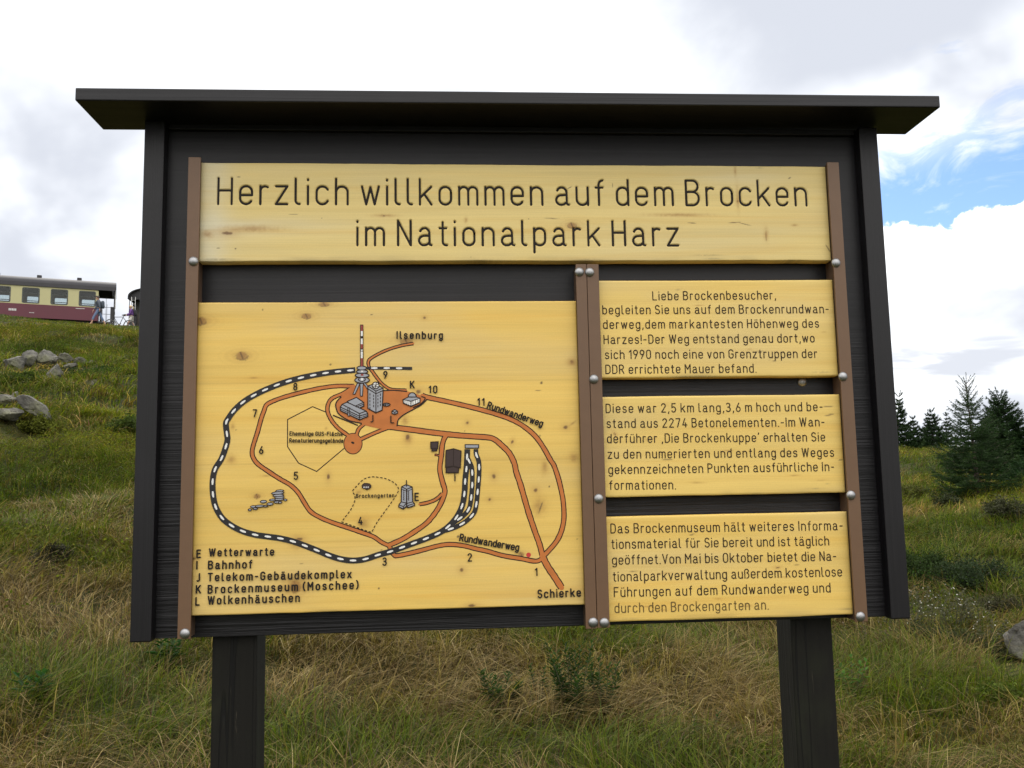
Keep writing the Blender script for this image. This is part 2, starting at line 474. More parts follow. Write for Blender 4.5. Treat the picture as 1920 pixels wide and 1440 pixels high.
aa = np.concatenate([np.linspace(-62, 62, 330), np.linspace(65, 295, 78)])
rr = np.concatenate([[0.05], np.arange(0.6, 66, 0.24), np.geomspace(68, 4000, 40)])
A_, R_ = np.meshgrid(np.radians(aa), rr)
gx = CAM[0]+R_*np.sin(A_); gy = CAM[1]+R_*np.cos(A_)
gz = terrain(gx, gy)
nr, na = gx.shape
ii = (np.arange(nr-1)[:, None]*na+np.arange(na)[None]).ravel()
jj = (np.arange(nr-1)[:, None]*na+((np.arange(na)+1) % na)[None]).ravel()
def ground_mat():
    m, t, b = new_mat('hill_soil')
    co = obj_co(t)
    n1 = t.noise(co, 0.55, 5, 0.6); n2 = t.noise(co, 3.5, 5, 0.65); n3 = t.noise(co, 22.0, 4, 0.6)
    c = t.mix(t.ss(n1, 0.4, 0.62), (0.036, 0.044, 0.010), (0.052, 0.050, 0.015))
    c = t.mix(t.ss(n2, 0.46, 0.66, 0, 0.8), c, (0.022, 0.024, 0.009))
    c = t.mix(t.ss(n3, 0.5, 0.7, 0, 0.5), c, (0.075, 0.070, 0.022))
    t.l.new(c, b.inputs['Base Color'])
    b.inputs['Roughness'].default_value = 0.95; b.inputs['Specular IOR Level'].default_value = 0.1
    bump(t, b, t.m('ADD', n3, n2), 1.0, 0.08)
    return m
ground = np_mesh('ground', np.stack([gx.ravel(), gy.ravel(), gz.ravel()], 1), [np.stack([ii, jj, jj+na, ii+na], 1)], ground_mat(), smooth=True, kind='structure')

# ------------------------------------------------------------------ the stroke lettering
def arc(cx, cy, rx, ry, a0, a1, n=10):
    return [(cx+rx*math.cos(rad(a)), cy+ry*math.sin(rad(a))) for a in np.linspace(a0, a1, n)]
def stad(x0, x1, y0, y1):
    r = (x1-x0)/2; c = (x0+x1)/2
    p = arc(c, y1-r, r, r, 0, 180, 13)+arc(c, y0+r, r, r, 180, 360, 13)
    return p+[p[0]]
def shift(ss, dx, dy=0): return [[(x+dx, y+dy) for x, y in s] for s in ss]
DOT = [(0, -0.12), (0, 0.12)]
Gl = {}
def g(c, w_, *s): Gl[c] = (w_, [list(q) for q in s])
g('H', 5.0, [(0, 0), (0, 10)], [(5, 0), (5, 10)], [(0, 5.3), (5, 5.3)])
g('B', 5.0, [(0, 0), (0, 10), (2.6, 10)]+arc(2.6, 7.7, 2.1, 2.3, 80, -80)+[(2.6, 5.4), (0, 5.4)], [(2.6, 5.4)]+arc(2.6, 2.7, 2.4, 2.7, 80, -80)+[(2.6, 0), (0, 0)])
g('D', 5.0, [(0, 0), (0, 10), (2.2, 10)]+arc(2.2, 7.2, 2.8, 2.8, 80, 0, 7)+arc(2.2, 2.8, 2.8, 2.8, 0, -80, 7)+[(2.2, 0), (0, 0)])
g('E', 4.5, [(4.5, 10), (0, 10), (0, 0), (4.5, 0)], [(0, 5.3), (4.0, 5.3)])
g('F', 4.4, [(4.4, 10), (0, 10), (0, 0)], [(0, 5.3), (3.8, 5.3)])
g('G', 5.0, arc(2.5, 7.5, 2.5, 2.5, 15, 180, 12)+arc(2.5, 2.5, 2.5, 2.5, 180, 360, 12)+[(5, 4.9), (2.9, 4.9)])
g('I', 0.1, [(0, 0), (0, 10)])
g('J', 3.6, [(3.6, 10), (3.6, 2.2)]+arc(1.8, 2.0, 1.8, 2.0, -10, -125, 9))
g('K', 5.2, [(0, 0), (0, 10)], [(5, 10), (0, 3.9)], [(1.8, 6.1), (5.2, 0)])
g('L', 4.2, [(0, 10), (0, 0), (4.2, 0)])
g('M', 6.0, [(0, 0), (0, 10), (3, 4.2), (6, 10), (6, 0)])
g('N', 5.0, [(0, 0), (0, 10), (5, 0), (5, 10)])
g('O', 5.0, stad(0, 5, 0, 10))
g('P', 4.9, [(0, 0), (0, 10), (2.3, 10)]+arc(2.3, 7.3, 2.6, 2.7, 80, -80)+[(2.3, 4.6), (0, 4.6)])
g('R', 5.1, [(0, 0), (0, 10), (2.3, 10)]+arc(2.3, 7.4, 2.5, 2.6, 80, -80)+[(2.3, 4.8), (0, 4.8)], [(2.3, 4.8), (5.1, 0)])
g('S', 4.9, arc(2.45, 7.5, 2.3, 2.5, 25, 235, 14)+arc(2.45, 2.6, 2.45, 2.6, 60, -155, 14))
g('T', 5.0, [(0, 10), (5, 10)], [(2.5, 10), (2.5, 0)])
g('U', 5.0, [(0, 10)]+arc(2.5, 2.5, 2.5, 2.5, 180, 360, 14)+[(5, 10)])
g('V', 5.2, [(0, 10), (2.6, 0), (5.2, 10)])
g('W', 7.6, [(0, 10), (1.9, 0), (3.8, 9.6), (5.7, 0), (7.6, 10)])
g('a', 4.9, arc(2.2, 4.9, 1.9, 2.1, 155, 8, 11)+[(4.15, 0.9), (4.3, 0.25), (4.9, 0.05)], [(4.1, 4.0), (1.9, 3.85)]+arc(1.9, 1.93, 1.9, 1.93, 100, 270, 11)+[(3.0, 0.2), (4.15, 1.1)])
g('b', 4.4, [(0, 0), (0, 10)], stad(0, 4.4, 0, 7))
g('c', 4.2, arc(2.2, 4.8, 2.2, 2.2, 25, 180, 11)+arc(2.2, 2.2, 2.2, 2.2, 180, 335, 11))
g('d', 4.4, [(4.4, 0), (4.4, 10)], stad(0, 4.4, 0, 7))
g('e', 4.4, [(0, 3.5), (4.4, 3.5)]+arc(2.2, 4.8, 2.2, 2.2, 0, 180, 12)+arc(2.2, 2.2, 2.2, 2.2, 180, 330, 11))
g('f', 2.9, [(1.2, 0)]+arc(2.9, 8.2, 1.7, 1.7, 180, 95, 7), [(0, 7), (2.7, 7)])
g('g', 4.4, stad(0, 4.4, 0, 7), [(4.4, 7)]+arc(2.2, -0.9, 2.2, 2.0, 0, -150, 11))
g('h', 4.4, [(0, 0), (0, 10)], arc(2.2, 4.8, 2.2, 2.2, 170, 0, 11)+[(4.4, 0)])
g('i', 0.1, [(0, 0), (0, 7)], [(x, y+9.6) for x, y in DOT])
g('k', 4.4, [(0, 0), (0, 10)], [(4.3, 7), (0, 2.6)], [(1.6, 4.2), (4.4, 0)])
g('l', 1.5, [(0, 10)]+arc(1.4, 1.5, 1.4, 1.45, 180, 275, 7))
g('m', 7.0, [(0, 0), (0, 7)], arc(1.75, 5.2, 1.75, 1.8, 170, 0, 10)+[(3.5, 0)], arc(5.25, 5.2, 1.75, 1.8, 180, 0, 10)+[(7, 0)])
g('n', 4.4, [(0, 0), (0, 7)], arc(2.2, 4.8, 2.2, 2.2, 170, 0, 11)+[(4.4, 0)])
g('o', 4.4, stad(0, 4.4, 0, 7))
g('p', 4.4, [(0, -2.9), (0, 7)], stad(0, 4.4, 0, 7))
g('r', 2.7, [(0, 0), (0, 7)], arc(1.7, 5.2, 1.7, 1.75, 170, 55, 9))
g('s', 4.0, arc(2.0, 5.25, 1.85, 1.75, 20, 240, 12)+arc(2.0, 1.8, 2.0, 1.8, 62, -158, 12))
g('t', 2.7, [(1.2, 9.3)]+arc(2.6, 1.4, 1.4, 1.4, 180, 280, 7), [(0, 7), (2.6, 7)])
g('u', 4.4, [(0, 7)]+arc(2.2, 2.2, 2.2, 2.2, 180, 350, 12), [(4.4, 7), (4.4, 0)])
g('v', 4.2, [(0, 7), (2.1, 0), (4.2, 7)])
g('w', 6.4, [(0, 7), (1.6, 0), (3.2, 6.7), (4.8, 0), (6.4, 7)])
g('x', 4.2, [(0, 7), (4.2, 0)], [(4.2, 7), (0, 0)])
g('z', 4.2, [(0, 7), (4.2, 7), (0, 0), (4.2, 0)])
g('ß', 4.6, [(0, 0)]+arc(2.1, 7.9, 2.1, 2.1, 180, 0, 12)+[(4.1, 7.0), (2.4, 5.7)]+arc(2.4, 2.85, 2.2, 2.85, 80, -95, 12))
for b_, c_ in (('a', 'ä'), ('o', 'ö'), ('u', 'ü')):
    w0, s0 = Gl[b_]
    Gl[c_] = (w0, s0+shift([DOT], 1.1, 9.4)+shift([DOT], 3.3, 9.4))
g('0', 4.6, stad(0, 4.6, 0, 10))
g('1', 2.0, [(0, 7.9), (2, 10), (2, 0)])
g('2', 4.7, arc(2.35, 7.65, 2.25, 2.35, 170, -28, 13)+[(0, 0), (4.7, 0)])
g('3', 4.6, arc(2.2, 7.6, 2.1, 2.4, 150, -75, 13)+[(1.6, 5.4)], [(2.4, 5.4)]+arc(2.2, 2.7, 2.4, 2.7, 75, -155, 13))
g('4', 4.8, [(2.8, 10), (0, 2.6), (4.8, 2.6)], [(3.5, 5.0), (3.5, 0)])
g('5', 4.6, [(4.3, 10), (0.6, 10), (0.3, 5.2)]+arc(2.2, 3.1, 2.4, 3.1, 130, -150, 15))
g('6', 4.6, [(3.2, 10), (0.5, 4.4)], arc(2.3, 2.7, 2.3, 2.7, 0, 360, 22))
g('7', 4.6, [(0, 10), (4.6, 10), (1.6, 0)])
g('8', 4.6, arc(2.3, 7.6, 2.0, 2.4, 0, 360, 20), arc(2.3, 2.65, 2.3, 2.65, 0, 360, 20))
g('9', 4.6, [(1.4, 0), (4.1, 5.6)], arc(2.3, 7.3, 2.3, 2.7, 0, 360, 22))
g('.', 0.2, DOT); g(',', 0.5, [(0.5, 0.4), (0.0, -1.6)])
g('-', 2.7, [(0, 4.3), (2.7, 4.3)])
g('!', 0.1, [(0, 10), (0, 3.2)], DOT)
g("'", 0.5, [(0.6, 10.3), (0.1, 8.4)])
g('(', 1.6, arc(3.4, 5, 3.4, 6.3, 118, 242, 11)); g(')', 1.6, arc(-1.8, 5, 3.4, 6.3, 62, -62, 11))
g('‚', 0.5, [(0.5, 0.4), (0.0, -1.6)])

def write(mb, text, p0, p1, cap, stroke, y=-0.0006, mi=0, space=3.2, gapw=2.35, grooves=None):
    """p0, p1: (x, z) of the first and last stroke on the baseline; cap = capital height, stroke = line width (m)"""
    p0 = np.array(p0); p1 = np.array(p1)
    ux = p1-p0; Ltot = np.linalg.norm(ux)
    ux = ux/max(Ltot, 1e-9) if len(text) > 1 else np.array([1.0, 0.0])
    uz = np.array([-ux[1], ux[0]])
    sc = cap/10.0
    nat = 0; gaps = 0
    for i, c in enumerate(text):
        if c == ' ': nat += space; continue
        nat += Gl[c][0]
        if i < len(text)-1: gaps += 1
    if len(text) > 1:
        k = (Ltot/sc-nat)/max(gaps, 1)
    else: k = gapw
    stretch = 1.0
    if len(text) > 1 and k < 1.7:                 # narrow the letters instead of touching them
        stretch = (Ltot/sc)/(nat+1.7*gaps); k = 1.7
    x = 0.0; lay = 0
    for c in text:
        if c == ' ': x += space; continue
        wd, st = Gl[c]
        for s in st:
            pts = [p0+ux*((x+a)*sc*stretch)+uz*(b*sc) for a, b in s]
            run = [pts[0]]
            for i in range(1, len(pts)):
                run.append(pts[i])
                last = i == len(pts)-1
                if not last:
                    d0_, d1_ = pts[i]-pts[i-1], pts[i+1]-pts[i]
                    last = float(d0_@d1_) < 0.55*np.linalg.norm(d0_)*np.linalg.norm(d1_)
                if last:
                    mb.ribbon(run, stroke/2, y-0.00004*(lay % 6), mi); lay += 1
                    if grooves is not None: grooves += [(run[j], run[j+1], stroke/2) for j in range(len(run)-1)]
                    run = [pts[i]]
        x += wd+k

# ------------------------------------------------------------------ the board
BOARD = empty('information_board', (0, 0, 0), label='large dark wooden information board on two posts with yellow engraved panels', cat='information board')
H1 = 2.5311
H0, MT, MBm = H1-.283, H1-.3998, H1-1.2426
A1, A0, B1, B0, C1, C0 = H1-.3409, H1-.6213, H1-.6746, H1-.9534, H1-1.0073, H1-1.2907
XL, XR, XM, XN = -.9, .9, .1491, .2101
BOT = 1.226
mb = MB(); mb.box(-1.048, 1.056, 0.045, 0.069, BOT, 2.655, 0, 0.002)
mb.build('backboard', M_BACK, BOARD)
for x0, x1 in ((-1.060, -1.004), (1.012, 1.069)):
    mb = MB(); mb.box(x0, x1, 0.008, 0.0445, BOT-0.003, 2.6565, 0, 0.004)
    x2, x3 = (x0, -1.050) if x0 < 0 else (1.058, x1)
    mb.box(x2+0.001, x3-0.0005, 0.0455, 0.072, BOT-0.001, 2.6565, 0, 0.001)
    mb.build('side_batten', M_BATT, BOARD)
mb = MB(); mb.box(-1.002, 1.010, 0.030, 0.0445, 2.640, 2.6575, 0, 0.002)
mb.build('top_moulding', M_ROOF, BOARD)
# roof plank, slightly out of level as in the photo
mb = MB(); mb.box(-1.198, 1.192, -0.125, 0.075, 2.6580, 2.6935, 0, 0.003)
mb.v = [(x, yy, z+0.0035*(x/1.2)) for x, yy, z in mb.v]
mb.build('roof_plank', M_ROOF, BOARD)
for x0 in (-0.862, 0.747):
    mb = MB(); mb.box(x0, x0+0.120, 0.0705, 0.190, -0.35, 1.95, 0, 0.005)
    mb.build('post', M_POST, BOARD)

# panels with knots, stains and faded patches that belong to each plank
def panel(name, x0, x1, z0, z1, base, marks, parent, step=0.0032, seed=0, streak=(0.5, 9.0), fade=None, grooves=(), joints=()):
    nx = int((x1-x0)/step)+2; nz = int((z1-z0)/step)+2
    xs = np.linspace(x0, x1, nx); zs = np.linspace(z0, z1, nz)
    xs[1] = x0+0.0016; xs[-2] = x1-0.0016; zs[1] = z0+0.0018; zs[-2] = z1-0.0018
    Xg, Zg = np.meshgrid(xs, zs)
    Yg = np.zeros_like(Xg)
    edge = np.zeros_like(Xg, bool); edge[0] = edge[-1] = True; edge[:, 0] = edge[:, -1] = True
    Yg[edge] = 0.0018
    wob = (fbm(xs*7, xs*0+seed, 3+seed, 3)-0.5)
    Zg[0] += wob*0.0035; Zg[1] += wob*0.0035
    wob2 = (fbm(xs*5, xs*0+seed+9, 4+seed, 3)-0.5)
    Zg[-1] += wob2*0.003; Zg[-2] += wob2*0.003
    base = np.array(base)
    lo = fbm(Xg*streak[0]*3, Zg*streak[1]*3+0.6*fbm(Xg*3, Zg*3, seed+9), seed+1, 4)
    c = base[None, None]*(0.90+0.2*lo)[..., None]*np.ones((nz, nx, 1))
    ring = np.sin((Zg*170+6*fbm(Xg*1.6, Zg*5, seed+4, 3))*1.0)
    c = c*(1-0.045*np.clip(ring, 0, 1)[..., None]*np.array([0.6, 1.0, 1.9]))
    pal = np.clip(2.2*(fbm(Xg*2.2, Zg*9+seed, seed+13, 4)-0.42), 0, 1)[..., None]
    c = c*(1-0.30*pal)+0.30*pal*(c.mean(2, keepdims=True)*np.array([1.16, 1.02, 0.66]))
    low_e = (np.exp(-((Zg-z0)/0.014)**2)*np.clip(3*(fbm(Xg*9, Zg*30, seed+17, 3)-0.45), 0, 1))[..., None]
    c = c*(1-0.35*low_e)+0.35*low_e*np.array([0.16, 0.13, 0.07])
    def blend(wt, col):
        nonlocal c
        c = c*(1-wt[..., None])+np.array(col)[None, None]*wt[..., None]
    if fade: blend(np.clip(fade(Xg, Zg), 0, 1), fade_col)
    for mk in marks:
        kind, px, py, rx, ry = mk[:5]
        q = P(px, py); S = 0.00149
        rx *= S; ry *= S
        ux = (Xg-q[0])/rx; uz = (Zg-q[2])/ry
        ang_ = mk[5] if len(mk) > 5 else 0.0
        if ang_:
            cc, s_ = math.cos(rad(ang_)), math.sin(rad(ang_))
            ux, uz = ((Xg-q[0])*cc+(Zg-q[2])*s_)/rx, (-(Xg-q[0])*s_+(Zg-q[2])*cc)/ry
        n_ = fbm(Xg*160, Zg*160, int(px) % 40, 3)-0.5
        r_ = np.hypot(ux, uz)+n_*0.55
        if kind == 'knot':
            ha = np.hypot(ux*0.42, uz*0.62)
            blend(0.40*np.exp(-ha**2*1.4), (0.44, 0.245, 0.055))
            swirl = 0.5+0.5*np.sin(np.hypot(ux*0.6, uz)*9+n_*4)
            blend(0.20*np.exp(-(np.hypot(ux*0.35, uz*0.5)**2))*swirl, (0.30, 0.16, 0.04))
            blend(0.74*sstep(r_, 1.05, 0.65), (0.270, 0.132, 0.038))
            blend(0.70*sstep(np.abs(r_-0.95), 0.22, 0.05)*sstep(uz, 0.9, -0.6), (0.13, 0.070, 0.032))
            blend(0.75*sstep(np.abs(ux*0.8+uz*0.25), 0.16, 0.03)*sstep(r_, 0.9, 0.7), (0.06, 0.032, 0.018))
        elif kind == 'dark':
            blend(0.45*np.exp(-(np.hypot(ux*.45, uz*.45)**2)), (0.42, 0.23, 0.06))
            blend(0.85*sstep(r_, 1.05, 0.5), (0.12, 0.058, 0.025))
        elif kind == 'dot':
            blend(0.85*sstep(r_, 1.2, 0.6), (0.075, 0.045, 0.022))
        elif kind == 'warm':
            blend(0.55*np.exp(-r_**2*1.2), (0.40, 0.21, 0.045))
            blend(0.28*np.exp(-(np.hypot(ux*2.2, uz*1.5)+n_)**2*1.3), (0.21, 0.11, 0.04))
        elif kind == 'line':
            blend(0.8*sstep(r_, 1.1, 0.5), (0.13, 0.085, 0.035))
        elif kind == 'smudge':
            blend(0.6*np.exp(-(r_**2)*1.3)*np.clip(0.35+2.4*n_+0.5, 0, 1), (0.17, 0.14, 0.075))
    for jz in joints:                                             # glued edges between the boards of the panel
        up_ = Zg > jz+0.0007*np.sin(Xg*3)
        c = c*np.where(up_, 1.0, np.array(random.choice(([.97, .96, .93], [1.03, 1.02, 1.0], [.98, .985, 1.0]))).reshape(1, 1, 3)[0, 0, 1])[..., None]
        blend(0.30*np.exp(-((Zg-jz)/0.0022)**2), (0.40, 0.235, 0.05))
    for a_, b_, hw_ in grooves:                                   # routed strokes
        m0 = hw_+0.004
        i0, i1 = np.searchsorted(xs, [min(a_[0], b_[0])-m0, max(a_[0], b_[0])+m0]); k0, k1 = np.searchsorted(zs, [min(a_[1], b_[1])-m0, max(a_[1], b_[1])+m0])
        sx_, sz_ = Xg[k0:k1, i0:i1], Zg[k0:k1, i0:i1]
        ab = b_-a_; tt = np.clip(((sx_-a_[0])*ab[0]+(sz_-a_[1])*ab[1])/max(ab@ab, 1e-12), 0, 1)
        dist_ = np.hypot(sx_-a_[0]-tt*ab[0], sz_-a_[1]-tt*ab[1])
        Yg[k0:k1, i0:i1] = np.maximum(Yg[k0:k1, i0:i1], 0.0042*sstep(dist_, hw_+0.0012, hw_-0.0004))
    c = np.clip(c, 0.01, 0.9)
    V = np.stack([Xg, Yg, Zg], 2).reshape(-1, 3)
    i0 = (np.arange(nz-1)[:, None]*nx+np.arange(nx-1)[None]).ravel()
    F = np.stack([i0, i0+1, i0+1+nx, i0+nx], 1)
    loop = list(range(nx))+[k*nx+nx-1 for k in range(1, nz)]+[(nz-1)*nx+k for k in range(nx-2, -1, -1)]+[k*nx for k in range(nz-2, 0, -1)]
    nb = len(loop); o = len(V)
    back = V[loop].copy(); back[:, 1] = 0.038
    V = np.concatenate([V, back])
    C_ = np.concatenate([c.reshape(-1, 3), c.reshape(-1, 3)[loop]*np.array([0.8, 0.66, 0.42])])
    lp = np.array(loop); k = np.arange(nb)
    S_ = np.stack([lp, o+k, o+(k+1) % nb, lp[(k+1) % nb]], 1)
    return np_mesh(name, V, [F, S_, (o+k)[None, :]], M_PINE, C_, parent)

fade_col = (0.62, 0.56, 0.38)
def zf(x0, y0, s): return lambda x, y: (x0+x/s, y0+y/s)
h1, h2, h3 = zf(380, 310, 4.8), zf(760, 310, 4.8), zf(1140, 300, 4.174)
z1, z2, z3, z4, z5, z6 = zf(360, 560, 4.8), zf(600, 590, 5.335), zf(740, 700, 5.333), zf(360, 840, 4.5), zf(640, 860, 6.546), zf(820, 820, 4.5)
marks_h = [('line',)+h1(325, 105)+(4.5, 1.6), ('dark',)+h1(225, 612)+(11, 4), ('dot',)+h1(295, 750)+(1.6, 1.6), ('warm',)+h1(1640, 452)+(24, 3.5), ('dot',)+h1(1632, 455)+(2, 1),
           ('warm',)+h1(440, 570)+(60, 7), ('line',)+h1(820, 442)+(10, .7), ('dot',)+h1(1072, 475)+(1.2, 1), ('line',)+h1(140, 745)+(4, 1), ('warm',)+h1(40, 620)+(14, 8),
           ('knot',)+h2(1500, 540)+(8.5, 7), ('line',)+h2(1320, 478)+(17, 1.0, -3), ('line',)+h2(1475, 203)+(6, 1.2, 30), ('line',)+h2(1865, 178)+(1.1, 6), ('dot',)+h2(1110, 482)+(1, 1), ('warm',)+h2(545, 495)+(4, 6), ('dot',)+h2(590, 825)+(1, 1),
           ('smudge',)+h2(700, 855)+(40, 2.2), ('smudge',)+h2(1640, 850)+(34, 2.6), ('smudge',)+h1(120, 848)+(45, 2.5),
           ('warm',)+h3(995, 80)+(3, 12), ('dark',)+h3(1015, 322)+(2.4, 2.4), ('warm',)+h3(1015, 300)+(4, 26), ('line',)+h3(990, 489)+(14, 1.2, 4), ('line',)+h3(1075, 503)+(16, .9, -14), ('line',)+h3(655, 493)+(9, 1.0, -4),
           ('line',)+h3(1237, 600)+(1.2, 9), ('warm',)+h3(1237, 580)+(5, 14), ('smudge',)+h3(780, 745)+(28, 1.8), ('smudge',)+h3(830, 772)+(20, 1.8), ('smudge',)+h3(1440, 784)+(26, 1.8), ('line',)+h3(1722, 692)+(1.4, 10, 30), ('line',)+h3(1420, 142)+(4, 2, 30), ('smudge',)+h3(1190, 62)+(8, 1.2), ('warm',)+h3(1460, 510)+(8, 2.5), ('warm',)+h3(560, 430)+(70, 4)]
def fade_h(x, z):
    return 0.75*np.exp(-((x+0.87)/0.05)**2)*(0.4+0.9*fbm(x*12, z*20, 2))+0.55*np.exp(-((z-P(500, 425)[2])/0.028)**2)*sstep(x, -0.3, -0.8)*fbm(x*5, z*40, 6)*1.5+0.35*np.exp(-((x-P(1385, 330)[0])/0.16)**2-((z-P(1385, 332)[2])/0.03)**2)
def XZ(p): q = P(*p); return (q[0], q[2])
PXM = 0.00149                                # metres per photo pixel on the panels
def line(mb, text, a, b, cap_px, st_px, **kw):
    write(mb, text, XZ(a), XZ(b), cap_px*PXM, st_px*PXM, **kw)
hm = MB(); GRV = []
line(hm, 'Herzlich willkommen auf dem Brocken', (408.5, 382), (1513, 385), 49.5, 4.4, space=2.3, y=0.0030, grooves=GRV)
line(hm, 'im Nationalpark Harz', (670, 459.5), (1272, 460), 47.5, 4.4, space=2.3, y=0.0030, grooves=GRV)
HEAD = panel('header_panel', XL, XR, H0, H1, (0.665, 0.512, 0.195), marks_h, BOARD, seed=3, fade=fade_h, step=0.0016, grooves=GRV)
hm.build('lettering', M_INK, HEAD)
HEAD['label'] = 'long pale yellow header plank with two lines of large engraved letters'
marks_m = [('knot',)+z1(80, 200)+(11, 8), ('knot',)+z1(1030, 155)+(9, 6), ('knot',)+z1(1190, 50)+(10, 5), ('knot',)+z1(448, 515)+(11, 8.5), ('dot',)+z1(635, 100)+(1.6, 1.4), ('dot',)+z1(1618, 145)+(1.6, 1.2), ('dot',)+z1(1247, 592)+(2, 1.8),
           ('warm',)+z1(365, 1150)+(5, 8), ('dot',)+z1(395, 1180)+(1.6, 1.2), ('warm',)+z1(1208, 1168)+(3, 3), ('dot',)+z1(1210, 1300)+(1.6, 3), ('warm',)+z1(560, 712)+(14, 1.6),
           ('knot',)+z2(862, 268)+(11, 7), ('dark',)+z2(1045, 32)+(3, 2.4), ('dark',)+z2(985, 770)+(6, 5), ('warm',)+z2(850, 1055)+(9, 10), ('warm',)+z2(885, 1240)+(8, 10), ('dot',)+z2(515, 0)+(2, 1),
           ('dot',)+z3(1468, 95)+(2.4, 2.4), ('line',)+z3(1435, 173)+(8, .8), ('dark',)+z3(1710, 540)+(5, 4), ('warm',)+z3(1780, 500)+(10, 2, 35), ('dark',)+z3(1175, 685)+(2.6, 4, -20), ('dark',)+z3(728, 495)+(3, 3), ('dot',)+z3(700, 578)+(1.4, 1.4), ('dot',)+z3(1452, 625)+(2, 2),
           ('warm',)+z3(1790, 840)+(12, 10), ('warm',)+z3(1500, 940)+(8, 16), ('dark',)+z3(990, 1030)+(4, 5), ('dark',)+z3(1408, 1170)+(4.5, 4), ('dark',)+z3(948, 1262)+(3.2, 3), ('warm',)+z3(1440, 1330)+(16, 20), ('line',)+z3(1460, 1340)+(1.6, 12, -20), ('dark',)+z3(130, 640)+(4, 6),
           ('warm',)+z4(330, 95)+(11, 10), ('knot',)+z4(548, 405)+(5.5, 4.5), ('dark',)+z4(1150, 245)+(3, 6), ('warm',)+z4(1405, 375)+(7, 5), ('warm',)+z4(880, 800)+(14, 13), ('dark',)+z4(905, 768)+(7, 3), ('warm',)+z4(1450, 640)+(14, 12), ('knot',)+z4(872, 1165)+(9.5, 12), ('warm',)+z4(872, 1165)+(26, 16), ('dot',)+z4(1575, 1185)+(1.8, 1.8), ('dark',)+z4(10, 935)+(5, 3), ('warm',)+z4(620, 235)+(10, 2), ('line',)+z4(925, 978)+(6, 1), ('line',)+z4(1600, 860)+(2, 1),
           ('dark',)+z6(205, 1118)+(4, 4), ('knot',)+z6(708, 985)+(4.5, 4.5), ('dark',)+z6(290, 1420)+(8, 3), ('line',)+z6(1180, 855)+(2, 1), ('dot',)+z6(175, 838)+(2.6, 2.4), ('dot',)+z6(945, 415)+(1.4, 1.2), ('dark', 1072, 678, 4, 4), ('warm', 1072, 680, 10, 7)]
MAP = panel('map_panel', XL, XM, MBm, MT, (0.710, 0.480, 0.118), marks_m, BOARD, seed=12, streak=(0.35, 6.0), step=0.0024, joints=[P(700, q)[2] for q in (716, 866, 1014)])
MAP['label'] = 'large square yellow panel with an engraved and painted route map'
def marks_t(seed, z0, z1, dense):
    r = random.Random(seed); out_ = []
    for k in range(dense):
        px = r.uniform(1150, 1570); py = r.uniform(z0, z1)
        out_.append((r.choice(['smudge', 'line', 'warm', 'warm']), px, py, r.uniform(4, 16), r.uniform(0.7, 1.6), r.uniform(-6, 6)))
    return out_
T1 = panel('text_panel', XN, XR, A0, A1, (0.715, 0.505, 0.140), marks_t(1, 540, 690, 7)+[('smudge', 1540, 698, 18, 2), ('line', 1448, 676, 9, 1, -8), ('smudge', 1300, 706, 60, 1.5)], BOARD, seed=21)
T2 = panel('text_panel', XN, XR, B0, B1, (0.718, 0.508, 0.142), marks_t(2, 755, 915, 7)+[('line', 1555, 778, 10, 1.5, 8), ('line', 1550, 762, 16, 1.2, -4), ('line', 1253, 862, 13, 1.2, -3), ('dark', 1153, 814, 2, 4, 30), ('smudge', 1420, 925, 12, 1.5), ('smudge', 1530, 916, 16, 1.5), ('line', 1575, 862, 8, 1, -10)], BOARD, seed=25)
T3 = panel('text_panel', XN, XR, C0, C1, (0.712, 0.492, 0.126), marks_t(3, 985, 1150, 8)+[('dark', 1458, 1064, 4, 1.6), ('line', 1298, 1002, 6, 1.4, 10), ('smudge', 1590, 1142, 18, 2), ('smudge', 1180, 1160, 26, 1.5), ('line', 1188, 1072, 10, .8)], BOARD, seed=29)
T1['label'] = 'upper yellow text panel of the right column, six engraved lines'
T2['label'] = 'middle yellow text panel of the right column, six engraved lines'
T3['label'] = 'lowest yellow text panel of the right column, last line faded'

r1, r2, r3 = zf(1100, 510, 3.84), zf(1110, 700, 3.84), zf(1110, 930, 3.6226)
def block(f, rows, parent, mats, st=1.95, cap=16.0, faded=()):
    mb = MB()
    for k, (tx, x0, x1, y0, y1) in enumerate(rows):
        line(mb, tx, f(x0+4, y0-2), f(x1-4, y1-2), cap, st, mi=1 if k in faded else 0)
    mb.build('lettering', mats, parent)
block(r1, [('Liebe Brockenbesucher,', 473, 1364, 203, 197), ('begleiten Sie uns auf dem Brockenrundwan-', 113, 1744, 304, 296), ('derweg,dem markantesten Höhenweg des', 118, 1674, 409, 400),
           ('Harzes!-Der Weg entstand genau dort,wo', 122, 1642, 518, 506), ('sich 1990 noch eine von Grenztruppen der', 131, 1662, 626, 618), ('DDR errichtete Mauer befand.', 135, 1224, 733, 724)], T1, [M_INK2])
block(r2, [('Diese war 2,5 km lang,3,6 m hoch und be-', 98, 1662, 285, 271), ('stand aus 2274 Betonelementen.-Im Wan-', 105, 1675, 393, 381), ("derführer ‚Die Brockenkuppe' erhalten Sie", 108, 1680, 502, 489),
           ('zu den numerierten und entlang des Weges', 113, 1744, 614, 600), ('gekennzeichneten Punkten ausführliche In-', 118, 1744, 725, 703), ('formationen.', 124, 606, 838, 834)], T2, [M_INK2])
